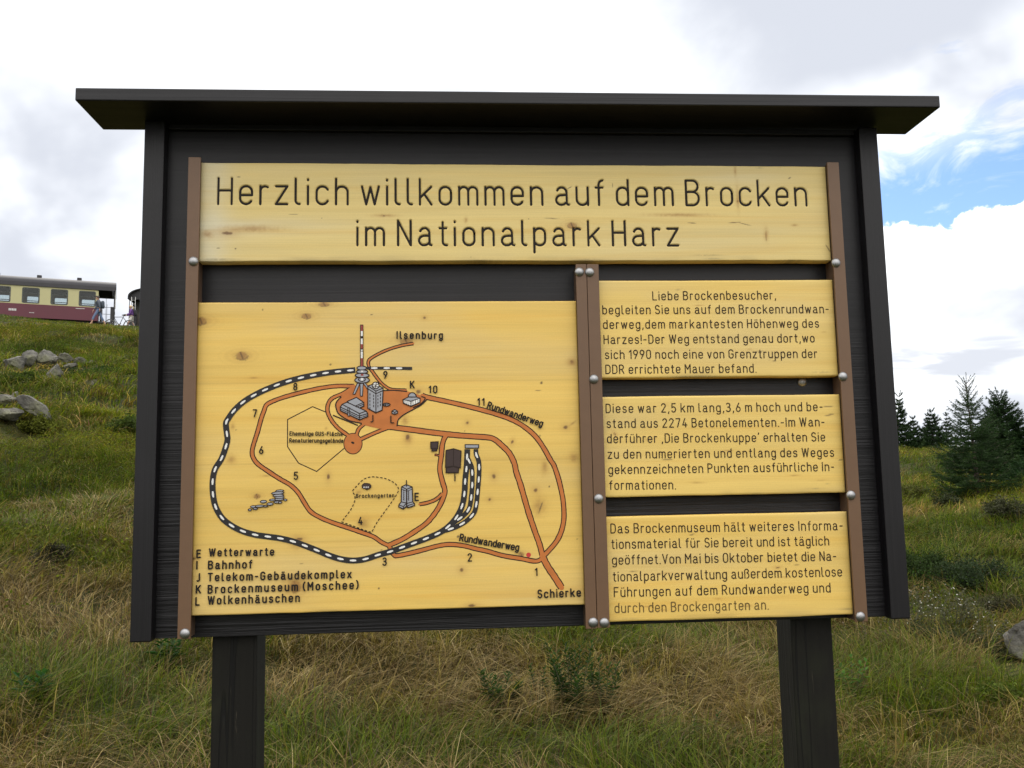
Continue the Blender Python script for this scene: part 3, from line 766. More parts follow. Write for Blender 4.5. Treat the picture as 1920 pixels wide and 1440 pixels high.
block(r3, [('Das Brockenmuseum hält weiteres Informa-', 125, 1704, 253, 231), ('tionsmaterial für Sie bereit und ist täglich', 131, 1612, 359, 335), ('geöffnet.Von Mai bis Oktober bietet die Na-', 136, 1660, 466, 439),
           ('tionalparkverwaltung außerdem kostenlose', 141, 1700, 580, 545), ('Führungen auf dem Rundwanderweg und', 148, 1622, 686, 654), ('durch den Brockengarten an.', 153, 1202, 794, 770)], T3, [M_INK2, M_FADE], st=1.95, cap=16.4, faded=(5,))

# ---- the painted map
def smooth(pts, n=5):                       # Catmull-Rom through the traced points
    p = [np.array(q, float) for q in pts]
    if len(p) < 3: return p
    p = [2*p[0]-p[1]]+p+[2*p[-1]-p[-2]]
    o = []
    for i in range(1, len(p)-2):
        for k in range(n):
            t = k/n
            o.append(0.5*((2*p[i])+(-p[i-1]+p[i+1])*t+(2*p[i-1]-5*p[i]+4*p[i+1]-p[i+2])*t*t+(-p[i-1]+3*p[i]-3*p[i+1]+p[i+2])*t**3))
    o.append(p[-2])
    return o
def tr(f, pts): return [XZ(f(*q)) for q in pts]
paths = []
def joined(segs):                            # traced pieces end to end, without doubling back where two pieces meet
    pts = []
    for f, q in segs:
        for p in tr(f, q):
            p = np.array(p)
            if pts and np.linalg.norm(p-pts[-1]) < 4*PXM: continue
            if len(pts) > 1 and float((p-pts[-1])@(pts[-1]-pts[-2])) < 0 and np.linalg.norm(p-pts[-1]) < 22*PXM: continue
            pts.append(p)
    return pts
def path(w_px, *segs):
    pts = joined(segs)
    paths.append((smooth(pts), w_px*PXM))
path(6.8, (z1, [(1460, 787), (1300, 787), (1150, 807), (1000, 840), (850, 880), (740, 918), (672, 955), (648, 1010), (620, 1090), (590, 1200), (555, 1310), (541, 1380), (552, 1432)]),
     (z4, [(508, 35), (522, 85), (556, 135), (640, 195), (740, 260), (830, 312), (895, 375), (948, 460), (1000, 535), (1080, 585), (1180, 627), (1300, 667), (1420, 708), (1530, 748), (1600, 795)]), (z5, [(590, 1070)]))
path(8.0, (z5, [(590, 1060), (745, 990), (900, 895), (1040, 795), (1130, 695), (1205, 580), (1258, 460), (1270, 380), (1243, 290)]), (z3, [(452, 960), (465, 830), (474, 730), (492, 660), (520, 612)]))
path(5.5, (z5, [(960, 560), (1060, 540), (1160, 500), (1240, 430)]))
path(2.6, (z3, [(398, 815), (430, 818), (462, 835)]))
path(7.2, (z5, [(590, 1075), (612, 1130), (650, 1182), (690, 1190), (850, 1158), (1000, 1120), (1200, 1068), (1340, 1052), (1500, 1068), (1650, 1105), (1790, 1135)]), (z6, [(550, 997), (700, 1022), (830, 1045), (890, 1020)]))
path(11.0, (z6, [(885, 1000), (930, 1088), (985, 1170), (1048, 1268)]))
path(9.2, (z6, [(890, 1010), (862, 900), (822, 790), (775, 650), (742, 540), (702, 400), (665, 290), (650, 220), (605, 130), (530, 55)]), (z3, [(1000, 662), (940, 642), (780, 630), (640, 620), (520, 608), (350, 588), (180, 565), (0, 542)]), (z2, [(830, 1140), (690, 1122)]))
path(8.0, (z6, [(895, 1000), (945, 950), (1010, 870), (1050, 780), (1068, 680), (1064, 560), (1048, 460), (1022, 350), (985, 240)]), (z3, [(1560, 870), (1480, 730), (1400, 622), (1290, 530), (1160, 458), (1000, 402), (800, 347), (560, 290), (350, 245), (275, 222)]))
path(4.6, (z2, [(935, 288), (800, 313), (680, 350), (580, 395), (502, 443), (483, 478), (492, 525), (522, 565), (570, 632), (622, 692), (690, 740), (750, 752), (865, 757)]))
path(6.0, (z2, [(335, 722), (230, 788), (130, 832), (88, 880), (74, 950), (95, 1020), (140, 1090), (200, 1150), (290, 1215)]))
path(5.6, (z2, [(440, 1095), (390, 1140), (365, 1200)]))
path(6.0, (z2, [(690, 1128), (560, 1178), (410, 1245)]))
plaza = tr(z2, [(350, 705), (290, 738), (225, 800), (172, 860), (156, 905), (172, 965), (220, 1020), (300, 1058), (405, 1085), (440, 1105), (590, 1140), (700, 1145), (775, 1112), (785, 1050), (835, 1005), (920, 955), (1000, 905), (1060, 850), (1068, 835), (1000, 805), (862, 762), (640, 755), (560, 720), (440, 690)])
circ = [XZ(z2(330+88*math.cos(2*PI*k/26), 1290+100*math.sin(2*PI*k/26))) for k in range(26)]
YB = -0.0006
mb = MB(); mf = MB()
for k, (pts, wd) in enumerate(paths):
    jit = [1+0.10*(random.random()-0.5) for _ in pts]
    mb.ribbon(pts, [(wd/2+1.15*PXM)*j for j in jit], YB-0.00003*k, 0, cap=False)
    mf.ribbon(pts, [(wd/2-0.75*PXM)*j for j in jit], YB-0.0010-0.00003*k, 0, cap=True)
mb.ribbon(circ, 1.5*PXM, YB-0.0005, 0, closed=True)
for f, q in ((z2, [(210, 825), (168, 870), (158, 915), (182, 985), (240, 1032), (310, 1065), (412, 1086)]), (z2, [(935, 930), (1010, 892), (1052, 837), (1018, 820)]), (z2, [(770, 1112), (785, 1050), (840, 1000), (930, 950), (1010, 905), (1070, 848)]),
             (z2, [(640, 760), (740, 757), (868, 768)]), (z2, [(135, 1008), (375, 1106)])):
    mb.ribbon(smooth(tr(f, q)), 1.15*PXM, YB-0.0024, 0)
mf.poly(plaza, YB-0.0016); mf.poly(circ, YB-0.0017)
mb.ellipse(*XZ(z2(328, 1281)), 3.2*PXM, 2.0*PXM, YB-0.0024, rot=-0.4)
fp = mf.build('footpath_drawing', M_PATH, MAP)
mb.build('footpath_outline', M_MAPLINE, MAP)
# railway
mb = MB()
def rail(w_px, y, *segs, dash=True, off=0.0):
    pts = smooth(joined(segs), 6)
    mb.ribbon(pts, w_px/2*PXM, y, 0, cap=False)
    if not dash: return
    L_ = [0]
    for a, b in zip(pts[:-1], pts[1:]): L_.append(L_[-1]+float(np.linalg.norm(b-a)))
    pa = np.array(pts); step = 22.8*PXM; ln = 9.0*PXM
    s = off*step+ln
    while s < L_[-1]-ln*0.8:
        q = [np.array([np.interp(u, L_, pa[:, 0]), np.interp(u, L_, pa[:, 1])]) for u in (s-ln/2, s, s+ln/2)]
        mb.ribbon(q, [1.35*PXM, 1.95*PXM, 1.35*PXM], YB-0.0042, 1)
        s += step
main = [(z1, [(1470, 642), (1300, 657), (1170, 675), (1000, 708), (850, 748), (720, 795), (600, 848), (480, 917), (385, 1000), (320, 1090), (306, 1130), (314, 1210), (320, 1270), (300, 1350)]),
        (z4, [(292, 5), (247, 95), (195, 180), (175, 280), (178, 390), (200, 495), (255, 590), (335, 655), (430, 702), (535, 732), (640, 747), (745, 762), (850, 787), (955, 824), (1055, 863), (1155, 905), (1255, 936), (1360, 949), (1465, 936), (1575, 900)]),
        (z5, [(460, 1180), (612, 1137), (760, 1083), (905, 1030), (1060, 972), (1205, 908), (1325, 822), (1425, 702), (1485, 570), (1512, 415), (1520, 265)]), (z3, [(718, 945), (724, 830), (726, 758)])]
rail(10.6, YB-0.0030, *main)
rail(8.6, YB-0.0032, (z5, [(1290, 850), (1400, 770), (1490, 705), (1570, 605), (1600, 415), (1608, 265)]), (z3, [(772, 950), (745, 880), (722, 830)]), off=0.9)
rail(8.6, YB-0.0034, (z5, [(1240, 890), (1375, 850), (1515, 778), (1625, 670), (1658, 550), (1672, 410), (1685, 270)]), (z3, [(845, 950), (838, 870), (815, 810), (812, 758)]), off=0.3)
rail(5.6, YB-0.0036, (z2, [(470, 535), (700, 535), (922, 538)]), off=0.2)
mb.box(XZ(z3(705, 745))[0], XZ(z3(838, 745))[0], YB-0.0042, YB-0.0038, XZ(z3(770, 746))[1], XZ(z3(770, 714))[1], 2)
mb.ribbon([XZ(z3(a, b)) for a, b in ((704, 712), (840, 714), (838, 747), (706, 747))], 0.9*PXM, YB-0.0046, 0, closed=True)
mb.build('railway_drawing', [M_RAILINK, M_WHITE, M_GREY], MAP)
# garden and former ground outlines
mb = MB()
for q in (tr(z1, [(1198, 1018), (1085, 972), (860, 1088), (860, 1330)])+tr(z4, [(815, 2), (900, 128), (1052, 198), (1285, 2)]),):
    mb.ribbon(q, 0.9*PXM, YB-0.0001)
gpts = smooth(tr(z5, [(5, 775), (130, 820), (260, 868), (372, 905)]), 4)[:-1]+smooth(tr(z5, [(372, 905), (440, 780), (540, 640), (640, 500), (698, 400), (690, 340), (640, 290), (560, 250), (470, 230), (380, 222), (300, 240), (240, 280), (200, 325), (140, 395), (165, 450), (165, 520), (120, 620), (60, 700), (5, 775)]), 5)
gp = np.array(gpts); Lg = np.concatenate([[0], np.cumsum(np.linalg.norm(np.diff(gp, axis=0), axis=1))])
s = 0.0
while s < Lg[-1]-4*PXM:
    q = [(np.interp(u, Lg, gp[:, 0]), np.interp(u, Lg, gp[:, 1])) for u in (s, s+1.6*PXM, s+3.2*PXM)]
    mb.ribbon(q, 0.85*PXM, YB-0.0055); s += 7.5*PXM
mb.build('boundary_drawing', M_MAPLINE, MAP)
# buildings
mb = MB(); MATB = [M_GREY, M_MAPLINE, M_WHITE, M_RED, M_HOUSE]
lay = [0]
def flush(name):
    global mb
    mb.build(name, MATB, MAP); mb = MB()
def fill(f, pts, mi=0, outline=True, w_=1.0):
    lay[0] += 1; y = -0.0064-0.00004*lay[0]
    q = tr(f, pts); mb.poly(q, y, mi)
    if outline: mb.ribbon(q, w_*PXM, y-0.00003, 1, closed=True)
def ln(f, pts, w_=0.9, mi=1):
    lay[0] += 1
    mb.ribbon(tr(f, pts), w_*PXM, -0.0066-0.00004*lay[0], mi)
def oval(f, cx, cy, rx, ry, mi=0, rot=0.0, outline=True, w_=1.0):
    fill(f, [(cx+rx*math.cos(t)*math.cos(rot)-ry*math.sin(t)*math.sin(rot), cy+rx*math.cos(t)*math.sin(rot)+ry*math.sin(t)*math.cos(rot)) for t in np.linspace(0, 2*PI, 18)[:-1]], mi, outline, w_)
for q in ([(372, 690), (400, 690), (350, 797), (330, 795)], [(402, 690), (432, 690), (425, 815), (405, 815)], [(432, 685), (455, 685), (490, 735), (478, 748)]):
    fill(z2, q, 0, True, 0.7)
oval(z2, 422, 655, 73, 30); oval(z2, 420, 648, 34, 20); fill(z2, [(410, 632), (432, 632), (432, 660), (410, 660)], 2, False)
oval(z2, 422, 608, 69, 22); fill(z2, [(408, 590), (436, 590), (436, 612), (408, 612)], 3, False)
oval(z2, 422, 571, 57, 18); fill(z2, [(412, 556), (432, 556), (432, 572), (412, 572)], 2, False)
oval(z2, 418, 535, 48, 20)
fill(z2, [(402, 100), (434, 100), (436, 520), (402, 520)], 1, False)
for a, b, mi in ((108, 165, 3), (165, 215, 2), (240, 296, 2), (296, 340, 3), (350, 362, 2), (370, 436, 2), (436, 518, 3)):
    fill(z2, [(409, a), (428, a), (428, b), (409, b)], mi, False)
flush('mast_drawing')
fill(z2, [(480, 715), (545, 690), (632, 735), (622, 955), (560, 982), (480, 938)]); ln(z2, [(480, 715), (560, 765), (632, 735)]); ln(z2, [(480, 742), (560, 792), (630, 760)]); ln(z2, [(560, 765), (560, 980)])
for yy in range(795, 940, 34):
    for xx, dy in ((500, -5), (537, 8), (580, 10), (605, -2)):
        if 790 < yy+dy+12 < 940: ln(z2, [(xx, yy+dy), (xx, yy+dy+17)], 0.75)
oval(z2, 558, 708, 34, 33, 2); ln(z2, [(530, 700), (558, 708), (586, 695)], .7); ln(z2, [(558, 708), (552, 738)], .7); ln(z2, [(558, 708), (566, 676)], .7); ln(z2, [(534, 722), (582, 722)], .7)
flush('tower_block_drawing')
fill(z2, [(275, 868), (365, 828), (438, 878), (438, 915), (380, 940), (300, 900)]); ln(z2, [(360, 912), (438, 878)]); ln(z2, [(365, 925), (438, 897)])
fill(z2, [(205, 960), (205, 925), (222, 898), (270, 876), (462, 965), (478, 990), (478, 1018), (397, 1052)]); ln(z2, [(222, 898), (397, 990), (462, 966)]); ln(z2, [(205, 925), (395, 1015), (478, 990)]); ln(z2, [(205, 944), (396, 1034), (478, 1006)], .7); ln(z2, [(397, 990), (397, 1050)])
fill(z2, [(280, 936), (298, 932), (298, 1014), (280, 1014)], 0, True, .7)
flush('hall_drawing')
oval(z2, 665, 900, 36, 14); ln(z2, [(632, 900), (698, 896)], .7); ln(z2, [(655, 890), (655, 912)], .7)
flush('round_hut_drawing')
fill(z2, [(832, 850), (915, 812), (1000, 836), (1000, 878), (910, 916), (835, 886)], 2); fill(z2, [(832, 850), (915, 812), (1000, 836), (910, 868)], 0); ln(z2, [(910, 868), (910, 916)])
for xx in (850, 870, 890): ln(z2, [(xx, 862+(xx-850)*.4), (xx, 888+(xx-850)*.4)], .45)
for xx in (930, 955, 980): ln(z2, [(xx, 868-(xx-930)*.4), (xx, 898-(xx-930)*.4)], .45)
fill(z2, [(925+40*math.cos(t)-2, 825-44*math.sin(t)*1.0) for t in np.linspace(0, PI, 14)], 0)
flush('domed_museum_drawing')
fill(z2, [(720, 965), (748, 950), (776, 965), (776, 985), (748, 998), (720, 988)], 0, True, .9); ln(z2, [(722, 967), (748, 977), (776, 965)], .9); ln(z2, [(748, 977), (748, 998)], .9)
flush('small_hut_drawing')
fill(z5, [(740, 345), (797, 318), (870, 348), (876, 530), (898, 548), (898, 574), (818, 602), (802, 582), (762, 618), (706, 592), (708, 566), (736, 530)])
ln(z5, [(740, 345), (802, 376), (870, 348)]); ln(z5, [(802, 376), (802, 580)], 1.2); ln(z5, [(740, 372), (802, 400), (872, 374)], .6); ln(z5, [(800, 268), (800, 338)], .9); ln(z5, [(736, 530), (800, 545), (764, 588), (708, 568)], .8); ln(z5, [(764, 588), (762, 616)], .8); ln(z5, [(898, 550), (818, 574), (818, 600)], .8); ln(z5, [(876, 530), (812, 548)], .8)
for k in range(6):
    ln(z5, [(765, 388+k*22), (770, 398+k*22)], .8); ln(z5, [(822, 400+k*20), (828, 410+k*20)], .8)
flush('weather_station_drawing')
fill(z3, [(361, 689), (436, 685), (430, 752), (363, 751)], 4); fill(z3, [(371, 757), (424, 757), (418, 774), (374, 778)], 4)
flush('house_drawing')
fill(z3, [(514, 771), (590, 755), (664, 777), (656, 945), (585, 928), (509, 940)], 4); fill(z3, [(514, 947), (585, 933), (640, 947), (636, 992), (515, 993)], 4); ln(z3, [(590, 757), (586, 928)], .7)
flush('train_station_drawing')
for cx, cy, rx, ry in ((742, 362, 34, 9), (790, 438, 13, 8), (720, 456, 30, 8), (745, 459, 15, 8), (735, 432, 42, 10), (740, 416, 40, 10), (730, 400, 46, 10), (725, 380, 52, 11), (680, 438, 25, 8), (605, 452, 27, 11), (660, 472, 26, 11), (620, 491, 20, 6), (570, 490, 42, 9), (518, 495, 22, 9), (535, 512, 20, 7), (490, 521, 14, 8)):
    oval(z4, cx, cy, rx, ry, 0, -0.06, True, .75)
flush('rock_stack_drawing')
fill(z5, [(256, 325), (285, 302), (345, 308), (365, 330), (360, 355), (320, 378), (258, 355)], 4, True, .8)
for xx in (280, 305, 330): fill(z5, [(xx-8, 352), (xx, 338), (xx+9, 350), (xx, 362)], 2, False)
mb.build('garden_hut_drawing', MATB, MAP)
mb = MB(); mb.ellipse(*XZ(z6(770, 992)), 4.4*PXM, 4.4*PXM, -0.0008); mb.build('location_dot', M_DOT, MAP)
mb = MB(); YT = -0.0120
for tx, a, b, cp_, st in (
    ('E', z4(45, 922), z4(90, 922), 12.6, 2.7), ('Wetterwarte', z4(150, 910), z4(690, 902), 12.4, 2.7), ('I', z4(44, 1018), z4(60, 1018), 12.6, 2.7), ('Bahnhof', z4(143, 1018), z4(505, 1010), 13.2, 2.7),
    ('J', z4(42, 1122), z4(80, 1122), 12.8, 2.6), ('Telekom-Gebäudekomplex', z4(140, 1120), z4(1342, 1092), 13.0, 2.7), ('K', z4(40, 1222), z4(80, 1222), 12.8, 2.7), ('Brockenmuseum (Moschee)', z4(140, 1223), z4(1402, 1184), 13.2, 2.7),
    ('L', z4(36, 1324), z4(70, 1324), 12.8, 2.7), ('Wolkenhäuschen', z4(140, 1316), z4(906, 1293), 13.2, 2.7), ('Schierke', z6(850, 1352), z6(1206, 1338), 13.4, 2.7), ('Ilsenburg', z2(772, 238), z2(1224, 240), 12.4, 2.6),
    ('Rundwanderweg', z3(925, 345), z3(1468, 532), 11.4, 2.5), ('Rundwanderweg', z6(188, 870), z6(682, 955), 11.8, 2.5),
    ('11', z3(832, 320), z3(892, 320), 12.6, 2.4), ('10', z2(1092, 782), z2(1168, 782), 12.4, 2.4), ('K', z2(906, 734), z2(955, 734), 12.4, 2.5), ('9', z2(640, 636), z2(678, 636), 12.4, 2.4),
    ('8', z1(918, 822), z1(950, 822), 12.0, 2.3), ('7', z1(553, 1063), z1(590, 1063), 12.6, 2.3), ('6', z1(611, 1394), z1(650, 1394), 12.6, 2.3), ('5', z4(864, 264), z4(895, 264), 12.8, 2.3), ('4', z4(1408, 644), z4(1440, 644), 12.6, 2.4),
    ('3', z4(1612, 988), z4(1645, 988), 12.8, 2.4), ('2', z6(260, 1043), z6(295, 1043), 13.0, 2.3), ('1', z6(828, 1164), z6(850, 1164), 12.6, 2.3), ('E', z5(906, 512), z5(960, 512), 12.8, 2.5), ('J', z2(506, 1074), z2(540, 1074), 12.4, 2.0), ('L', z2(710, 1083), z2(745, 1083), 12.4, 2.0), ('I', z3(603, 1075), z3(620, 1075), 12.6, 2.2),
    ('Ehemalige GUS-Fläche', z1(882, 1230), z1(1354, 1234), 6.6, 1.5), ('Renaturierungsgelände', z1(880, 1292), z1(1360, 1295), 6.6, 1.5), ('Brockengarten', z5(186, 478), z5(647, 470), 6.3, 1.4)):
    write(mb, tx, XZ(a), XZ(b), cp_*PXM, st*PXM, y=YT)

mb.build('lettering', M_INK, MAP)

# rails, spacers, bolts
def railbar(x0, x1, ztop, zbot, sx0, sx1):
    mb = MB(); mb.box(x0, x1, -0.0200, -0.0130, zbot, ztop, 0, 0.0010)
    o = mb.build('brown_rail', M_RAIL, BOARD)
    mb = MB(); mb.box(sx0, sx1, -0.0128, 0.0448, zbot+0.002, ztop-0.002, 0)
    mb.build('spacer', M_SPACER, o)
railbar(-0.929, -0.8955, 2.5395, 1.2325, -0.926, -0.9015)
railbar(0.8965, 0.9315, 2.5370, 1.2240, 0.9015, 0.929)
railbar(0.1475, 0.1775, 2.2330, 1.2270, 0.1505, 0.1755)
railbar(0.1790, 0.2125, 2.2330, 1.2285, 0.1810, 0.2085)
def bolt(px, py, y, r=0.0142):
    q = P(px, py, y)
    mb = MB()
    prof = [(0.0001, -0.0085)]+[(r*math.sin(t), -0.0085+0.0065*(1-math.cos(t))/(1-math.cos(1.25))*1.0) for t in np.linspace(0.15, 1.25, 7)]
    prof = [(a*1.0, b) for a, b in prof]+[(r*0.97, -0.0008), (r*0.97, 0.0)]
    mb.lathe(prof, 20, (q[0], y, q[2]), 'y')
    mb.build('bolt_head', M_ZINC, BOARD, smooth=True)
for px, py in ((363, 490), (1567, 493), (1086, 510), (1105.5, 510.5), (1113.5, 711), (1580, 706), (1122.5, 935), (1595, 928.5), (347, 1188), (1112, 1167), (1133, 1167.5), (1613, 1156)):
    bolt(px, py, -0.0198, 0.0138)
bolt(1504, 716, 0.0452, 0.0145)
#MARK_PART2
# ------------------------------------------------------------------ railway on the hill crest
def coach_mats():
    return dict(red=plain('coach_red_paint', (0.095, 0.012, 0.024), 0.45, 0, 0.14, 1.2), cream=plain('coach_cream_paint', (0.43, 0.40, 0.20), 0.45, 0, 0.06, 1.5),
                roof=plain('coach_roof_paint', (0.040, 0.038, 0.042), 0.75, 0, 0.2, 1.5), dark=plain('coach_dark_metal', (0.020, 0.020, 0.022), 0.6, 0, 0.2, 3),
                frame=plain('window_frame_metal', (0.050, 0.055, 0.048), 0.5, 0, 0.1, 5), inner=plain('coach_interior', (0.07, 0.06, 0.05), 0.7, 0, 0.15, 2),
                pale=plain('pale_rail_paint', (0.62, 0.62, 0.60), 0.5, 0, 0.1, 5), olive=plain('coach_olive_paint', (0.060, 0.062, 0.050), 0.6, 0, 0.12, 2), steel=plain('rail_steel', (0.13, 0.10, 0.085), 0.5, 0.6, 0.2, 3))
CM = coach_mats()
def glass_mat():
    m = bpy.data.materials.new('window_glass'); m.use_nodes = True
    t = NT(m.node_tree); t.n.clear()
    o = t.node('ShaderNodeOutputMaterial'); mx = t.node('ShaderNodeMixShader'); tr_ = t.node('ShaderNodeBsdfTransparent'); gl = t.node('ShaderNodeBsdfGlossy')
    tr_.inputs[0].default_value = (0.86, 0.9, 0.9, 1); gl.inputs['Roughness'].default_value = 0.03
    fr = t.node('ShaderNodeFresnel'); fr.inputs[0].default_value = 1.45
    t.l.new(fr.outputs[0], mx.inputs[0]); t.l.new(tr_.outputs[0], mx.inputs[1]); t.l.new(gl.outputs[0], mx.inputs[2]); t.l.new(mx.outputs[0], o.inputs[0])
    return m
M_GLASS = glass_mat()
ZB, ZM, ZS, WID = 0.75, 1.585, 2.72, 2.4
def coach(name, loc, rotz, label, L=11.6, group='coaches of the narrow gauge train', upc='cream', loc_='red'):
    root = empty(name, loc, rotz, label=label, cat='railway coach', group=group)
    wins = [0.62+1.545*k for k in range(7)]
    hw, w0, w1 = 0.45, ZM+0.075, ZM+0.985
    lo = MB(); up = MB()
    for y0, y1 in ((0.0, 0.05), (WID-0.05, WID)):
        lo.box(-L, 0, y0, y1, ZB, ZM, 0, 0.006)
        up.box(-L, 0, y0+0.002, y1-0.002, ZM, w0, 0)
        up.box(-L, 0, y0+0.002, y1-0.002, w1, ZS+0.06, 0)
        edges = [0.0]
        xs_ = [0.0]
        for c in wins: xs_ += [-(c-hw), -(c+hw)]
        xs_.append(-L)
        for k in range(0, len(xs_), 2): up.box(xs_[k+1], xs_[k], y0+0.002, y1-0.002, w0, w1, 0)
    lo.box(-L, -L+0.05, 0.05, WID-0.05, ZB, ZM); lo.box(-0.05, 0, 0.05, 0.80, ZB, ZM); lo.box(-0.05, 0, 1.60, WID-0.05, ZB, ZM)
    up.box(-L, -L+0.05, 0.05, WID-0.05, ZM, ZS+0.06); up.box(-0.05, 0, 0.05, 0.80, ZM, ZS+0.06); up.box(-0.05, 0, 1.60, WID-0.05, ZM, ZS+0.06)
    lo.build('lower_body', CM[loc_], root); up.build('upper_body', CM[upc], root)
    mb = MB()                                                   # arched roof with a shallow fascia, reaching over the end platform
    n = 22; prof = []
    for k in range(n+1):
        a = PI-PI*k/n
        prof.append((WID/2+(WID/2+0.07)*math.cos(a), ZS+0.10+0.62*math.sin(a)**0.9 if 0 < k < n else ZS-0.03))
    inn = [(WID/2+(y-WID/2)*0.95, z-0.05 if 0 < i < n else z) for i, (y, z) in enumerate(prof)]
    X0, X1 = -L-0.12, 0.98
    vs = [(x, y, z) for x in (X0, X1) for y, z in prof]+[(x, y, z) for x in (X0, X1) for y, z in inn]
    m_ = n+1; fs = []
    for k in range(n):
        fs += [(k, k+1, m_+k+1, m_+k), (2*m_+k, 3*m_+k, 3*m_+k+1, 2*m_+k+1), (k, 2*m_+k, 2*m_+k+1, k+1), (m_+k, m_+k+1, 3*m_+k+1, 3*m_+k)]
    fs += [(0, m_, 3*m_, 2*m_), (n, 2*m_+n, 3*m_+n, m_+n)]
    mb.add(vs, fs)
    rf = mb.build('roof', CM['roof'], root)
    for s_ in (1.13, 3.35, 5.6, 7.9):
        mb = MB(); mb.box(-s_-0.13, -s_+0.13, WID/2-0.62, WID/2-0.36, ZS+0.55, ZS+0.82, 0, 0.03)
        mb.build('roof_vent', CM['roof'], rf)
    mb = MB()                                                   # end of the roof above the platform
    top = [(y, z) for y, z in inn]
    mb.add([(0.80, y, z) for y, z in top]+[(0.76, y, z) for y, z in top], [tuple(range(m_)), tuple(range(2*m_-1, m_-1, -1))]+[(k, m_+k, m_+k+1, k+1) for k in range(m_-1)]+[(0, m_-1, 2*m_-1, m_)])
    mb.build('roof_end_board', CM['dark'], root)
    mb = MB(); mb.box(-L+0.1, -0.06, 0.06, WID-0.06, ZS+0.02, ZS+0.05); mb.box(-L+0.1, -0.06, 0.06, WID-0.06, ZB+0.02, ZB+0.06)
    for k in range(7):
        xx = -(0.62+1.545*k)+0.77
        for y0 in (0.10, 1.42): mb.box(xx-0.05, xx+0.05, y0, y0+0.86, ZB+0.06, ZM+0.30, 0, 0.02)
    mb.build('interior', CM['inner'], root)
    for side, yy in ((0, -0.006), (1, WID-0.044)):
        for c in wins:
            mb = MB()
            def rrect(e, r):
                x0, x1, z0, z1_ = -c-hw-e, -c+hw+e, w0-e, w1+e
                return arc(x1-r, z1_-r, r, r, 0, 90, 4)+arc(x0+r, z1_-r, r, r, 90, 180, 4)+arc(x0+r, z0+r, r, r, 180, 270, 4)+arc(x1-r, z0+r, r, r, 270, 360, 4)
            A, B = rrect(0.025, 0.09), rrect(-0.045, 0.06); q = len(A)
            vs = [(x, yy, z) for x, z in A]+[(x, yy, z) for x, z in B]+[(x, yy+0.05, z) for x, z in A]+[(x, yy+0.05, z) for x, z in B]
            fs = []
            for k in range(q):
                k2 = (k+1) % q
                fs += [(k, k2, q+k2, q+k), (2*q+k, 3*q+k, 3*q+k2, 2*q+k2), (k, 2*q+k, 2*q+k2, k2), (q+k, q+k2, 3*q+k2, 3*q+k)]
            mb.add(vs, fs)
            mb.box(-c-hw+0.04, -c+hw-0.04, yy+0.006, yy+0.044, w1-0.34, w1-0.30)
            fr_ = mb.build('window', CM['frame'], root)
            mb = MB(); mb.box(-c-hw+0.03, -c+hw-0.03, yy+0.022, yy+0.027, w0+0.03, w1-0.03)
            mb.build('pane', M_GLASS, fr_)
    mb = MB(); mb.box(-0.045, -0.01, 0.80, 1.60, ZB, ZS+0.06); mb.build('end_door', CM[loc_], root)
    mb = MB(); mb.box(-L+0.1, 0.95, 0.25, WID-0.25, 0.52, ZB-0.002); mb.box(0.0, 0.95, 0.02, WID-0.02, ZB-0.10, ZB, 0); mb.build('underframe', CM['dark'], root)
    mb = MB()
    for y0 in (0.04, WID-0.04):
        mb.tube([(0.90, y0, ZB), (0.90, y0, ZS+0.05)], 0.022, 6); mb.tube([(0.12, y0, ZB+0.9), (0.90, y0, ZB+0.9)], 0.014, 6); mb.tube([(0.45, y0, ZB), (0.45, y0, ZB+1.55)], 0.011, 6)
    for zz in (0.3, 0.6, 0.9): mb.tube([(0.93, 0.05, ZB+zz), (0.93, WID-0.05, ZB+zz)], 0.014, 6)
    mb.build('platform_railing', CM['dark'], root)
    mb = MB(); mb.tube([(0.97, 0.18, ZB+0.9), (0.97, 0.18, ZS+0.1)], 0.028, 6); mb.tube([(0.97, 0.42, ZB+0.9), (0.97, 0.42, ZS+0.1)], 0.02, 6)
    for k in range(4): mb.tube([(0.97, 0.18, ZB+1.1+0.25*k), (0.97, 0.42, ZB+1.1+0.25*k)], 0.014, 6)
    mb.build('end_ladder', CM['pale'], root)
    mb = MB(); mb.box(0.70, 0.92, 0.06, 0.50, ZB-0.3, ZM+0.12, 0, 0.02); mb.build('end_gate', CM['dark'], root)
    mb = MB(); mb.tube([(1.0, 1.0, ZB-0.1), (1.25, 1.0, ZB-0.35), (1.3, 1.0, ZB-0.1), (1.12, 1.0, ZB+0.12)], 0.025, 6); mb.build('coupling_hose', CM['dark'], root)
    for bx in (-1.6, -L+1.6):
        mb = MB()
        for yy in (0.62, 1.72): mb.box(bx-0.9, bx+0.9, yy, yy+0.07, 0.28, 0.50)
        mb.box(bx-0.06, bx+0.06, 0.691, 1.719, 0.36, 0.44)
        bg_ = mb.build('bogie', CM['dark'], root)
        for dx_ in (-0.6, 0.6):
            mb = MB()
            for yy in (0.70, 1.62): mb.lathe([(0.001, 0), (0.34, 0), (0.36, 0.02), (0.36, 0.09), (0.001, 0.10)], 24, (bx+dx_, yy, 0.36), 'y')
            mb.tube([(bx+dx_, 0.70, 0.36), (bx+dx_, 1.72, 0.36)], 0.05, 8)
            mb.build('wheelset', CM['dark'], bg_)
    mb = MB()                                                   # small illegible painted marks: class and number lines
    for x0, x1, z0, z1_ in ((-0.42, -0.10, ZM-0.13, ZM-0.10),): mb.box(-1.25, -0.75, -0.0125, -0.0065, z0, z1_)
    for k in range(5): mb.box(-4.85+0.085*k, -4.79+0.085*k, -0.0125, -0.0065, 1.13, 1.26)
    for k in range(4): mb.box(-3.75+0.07*k, -3.71+0.07*k, -0.0125, -0.0065, 1.04, 1.08)
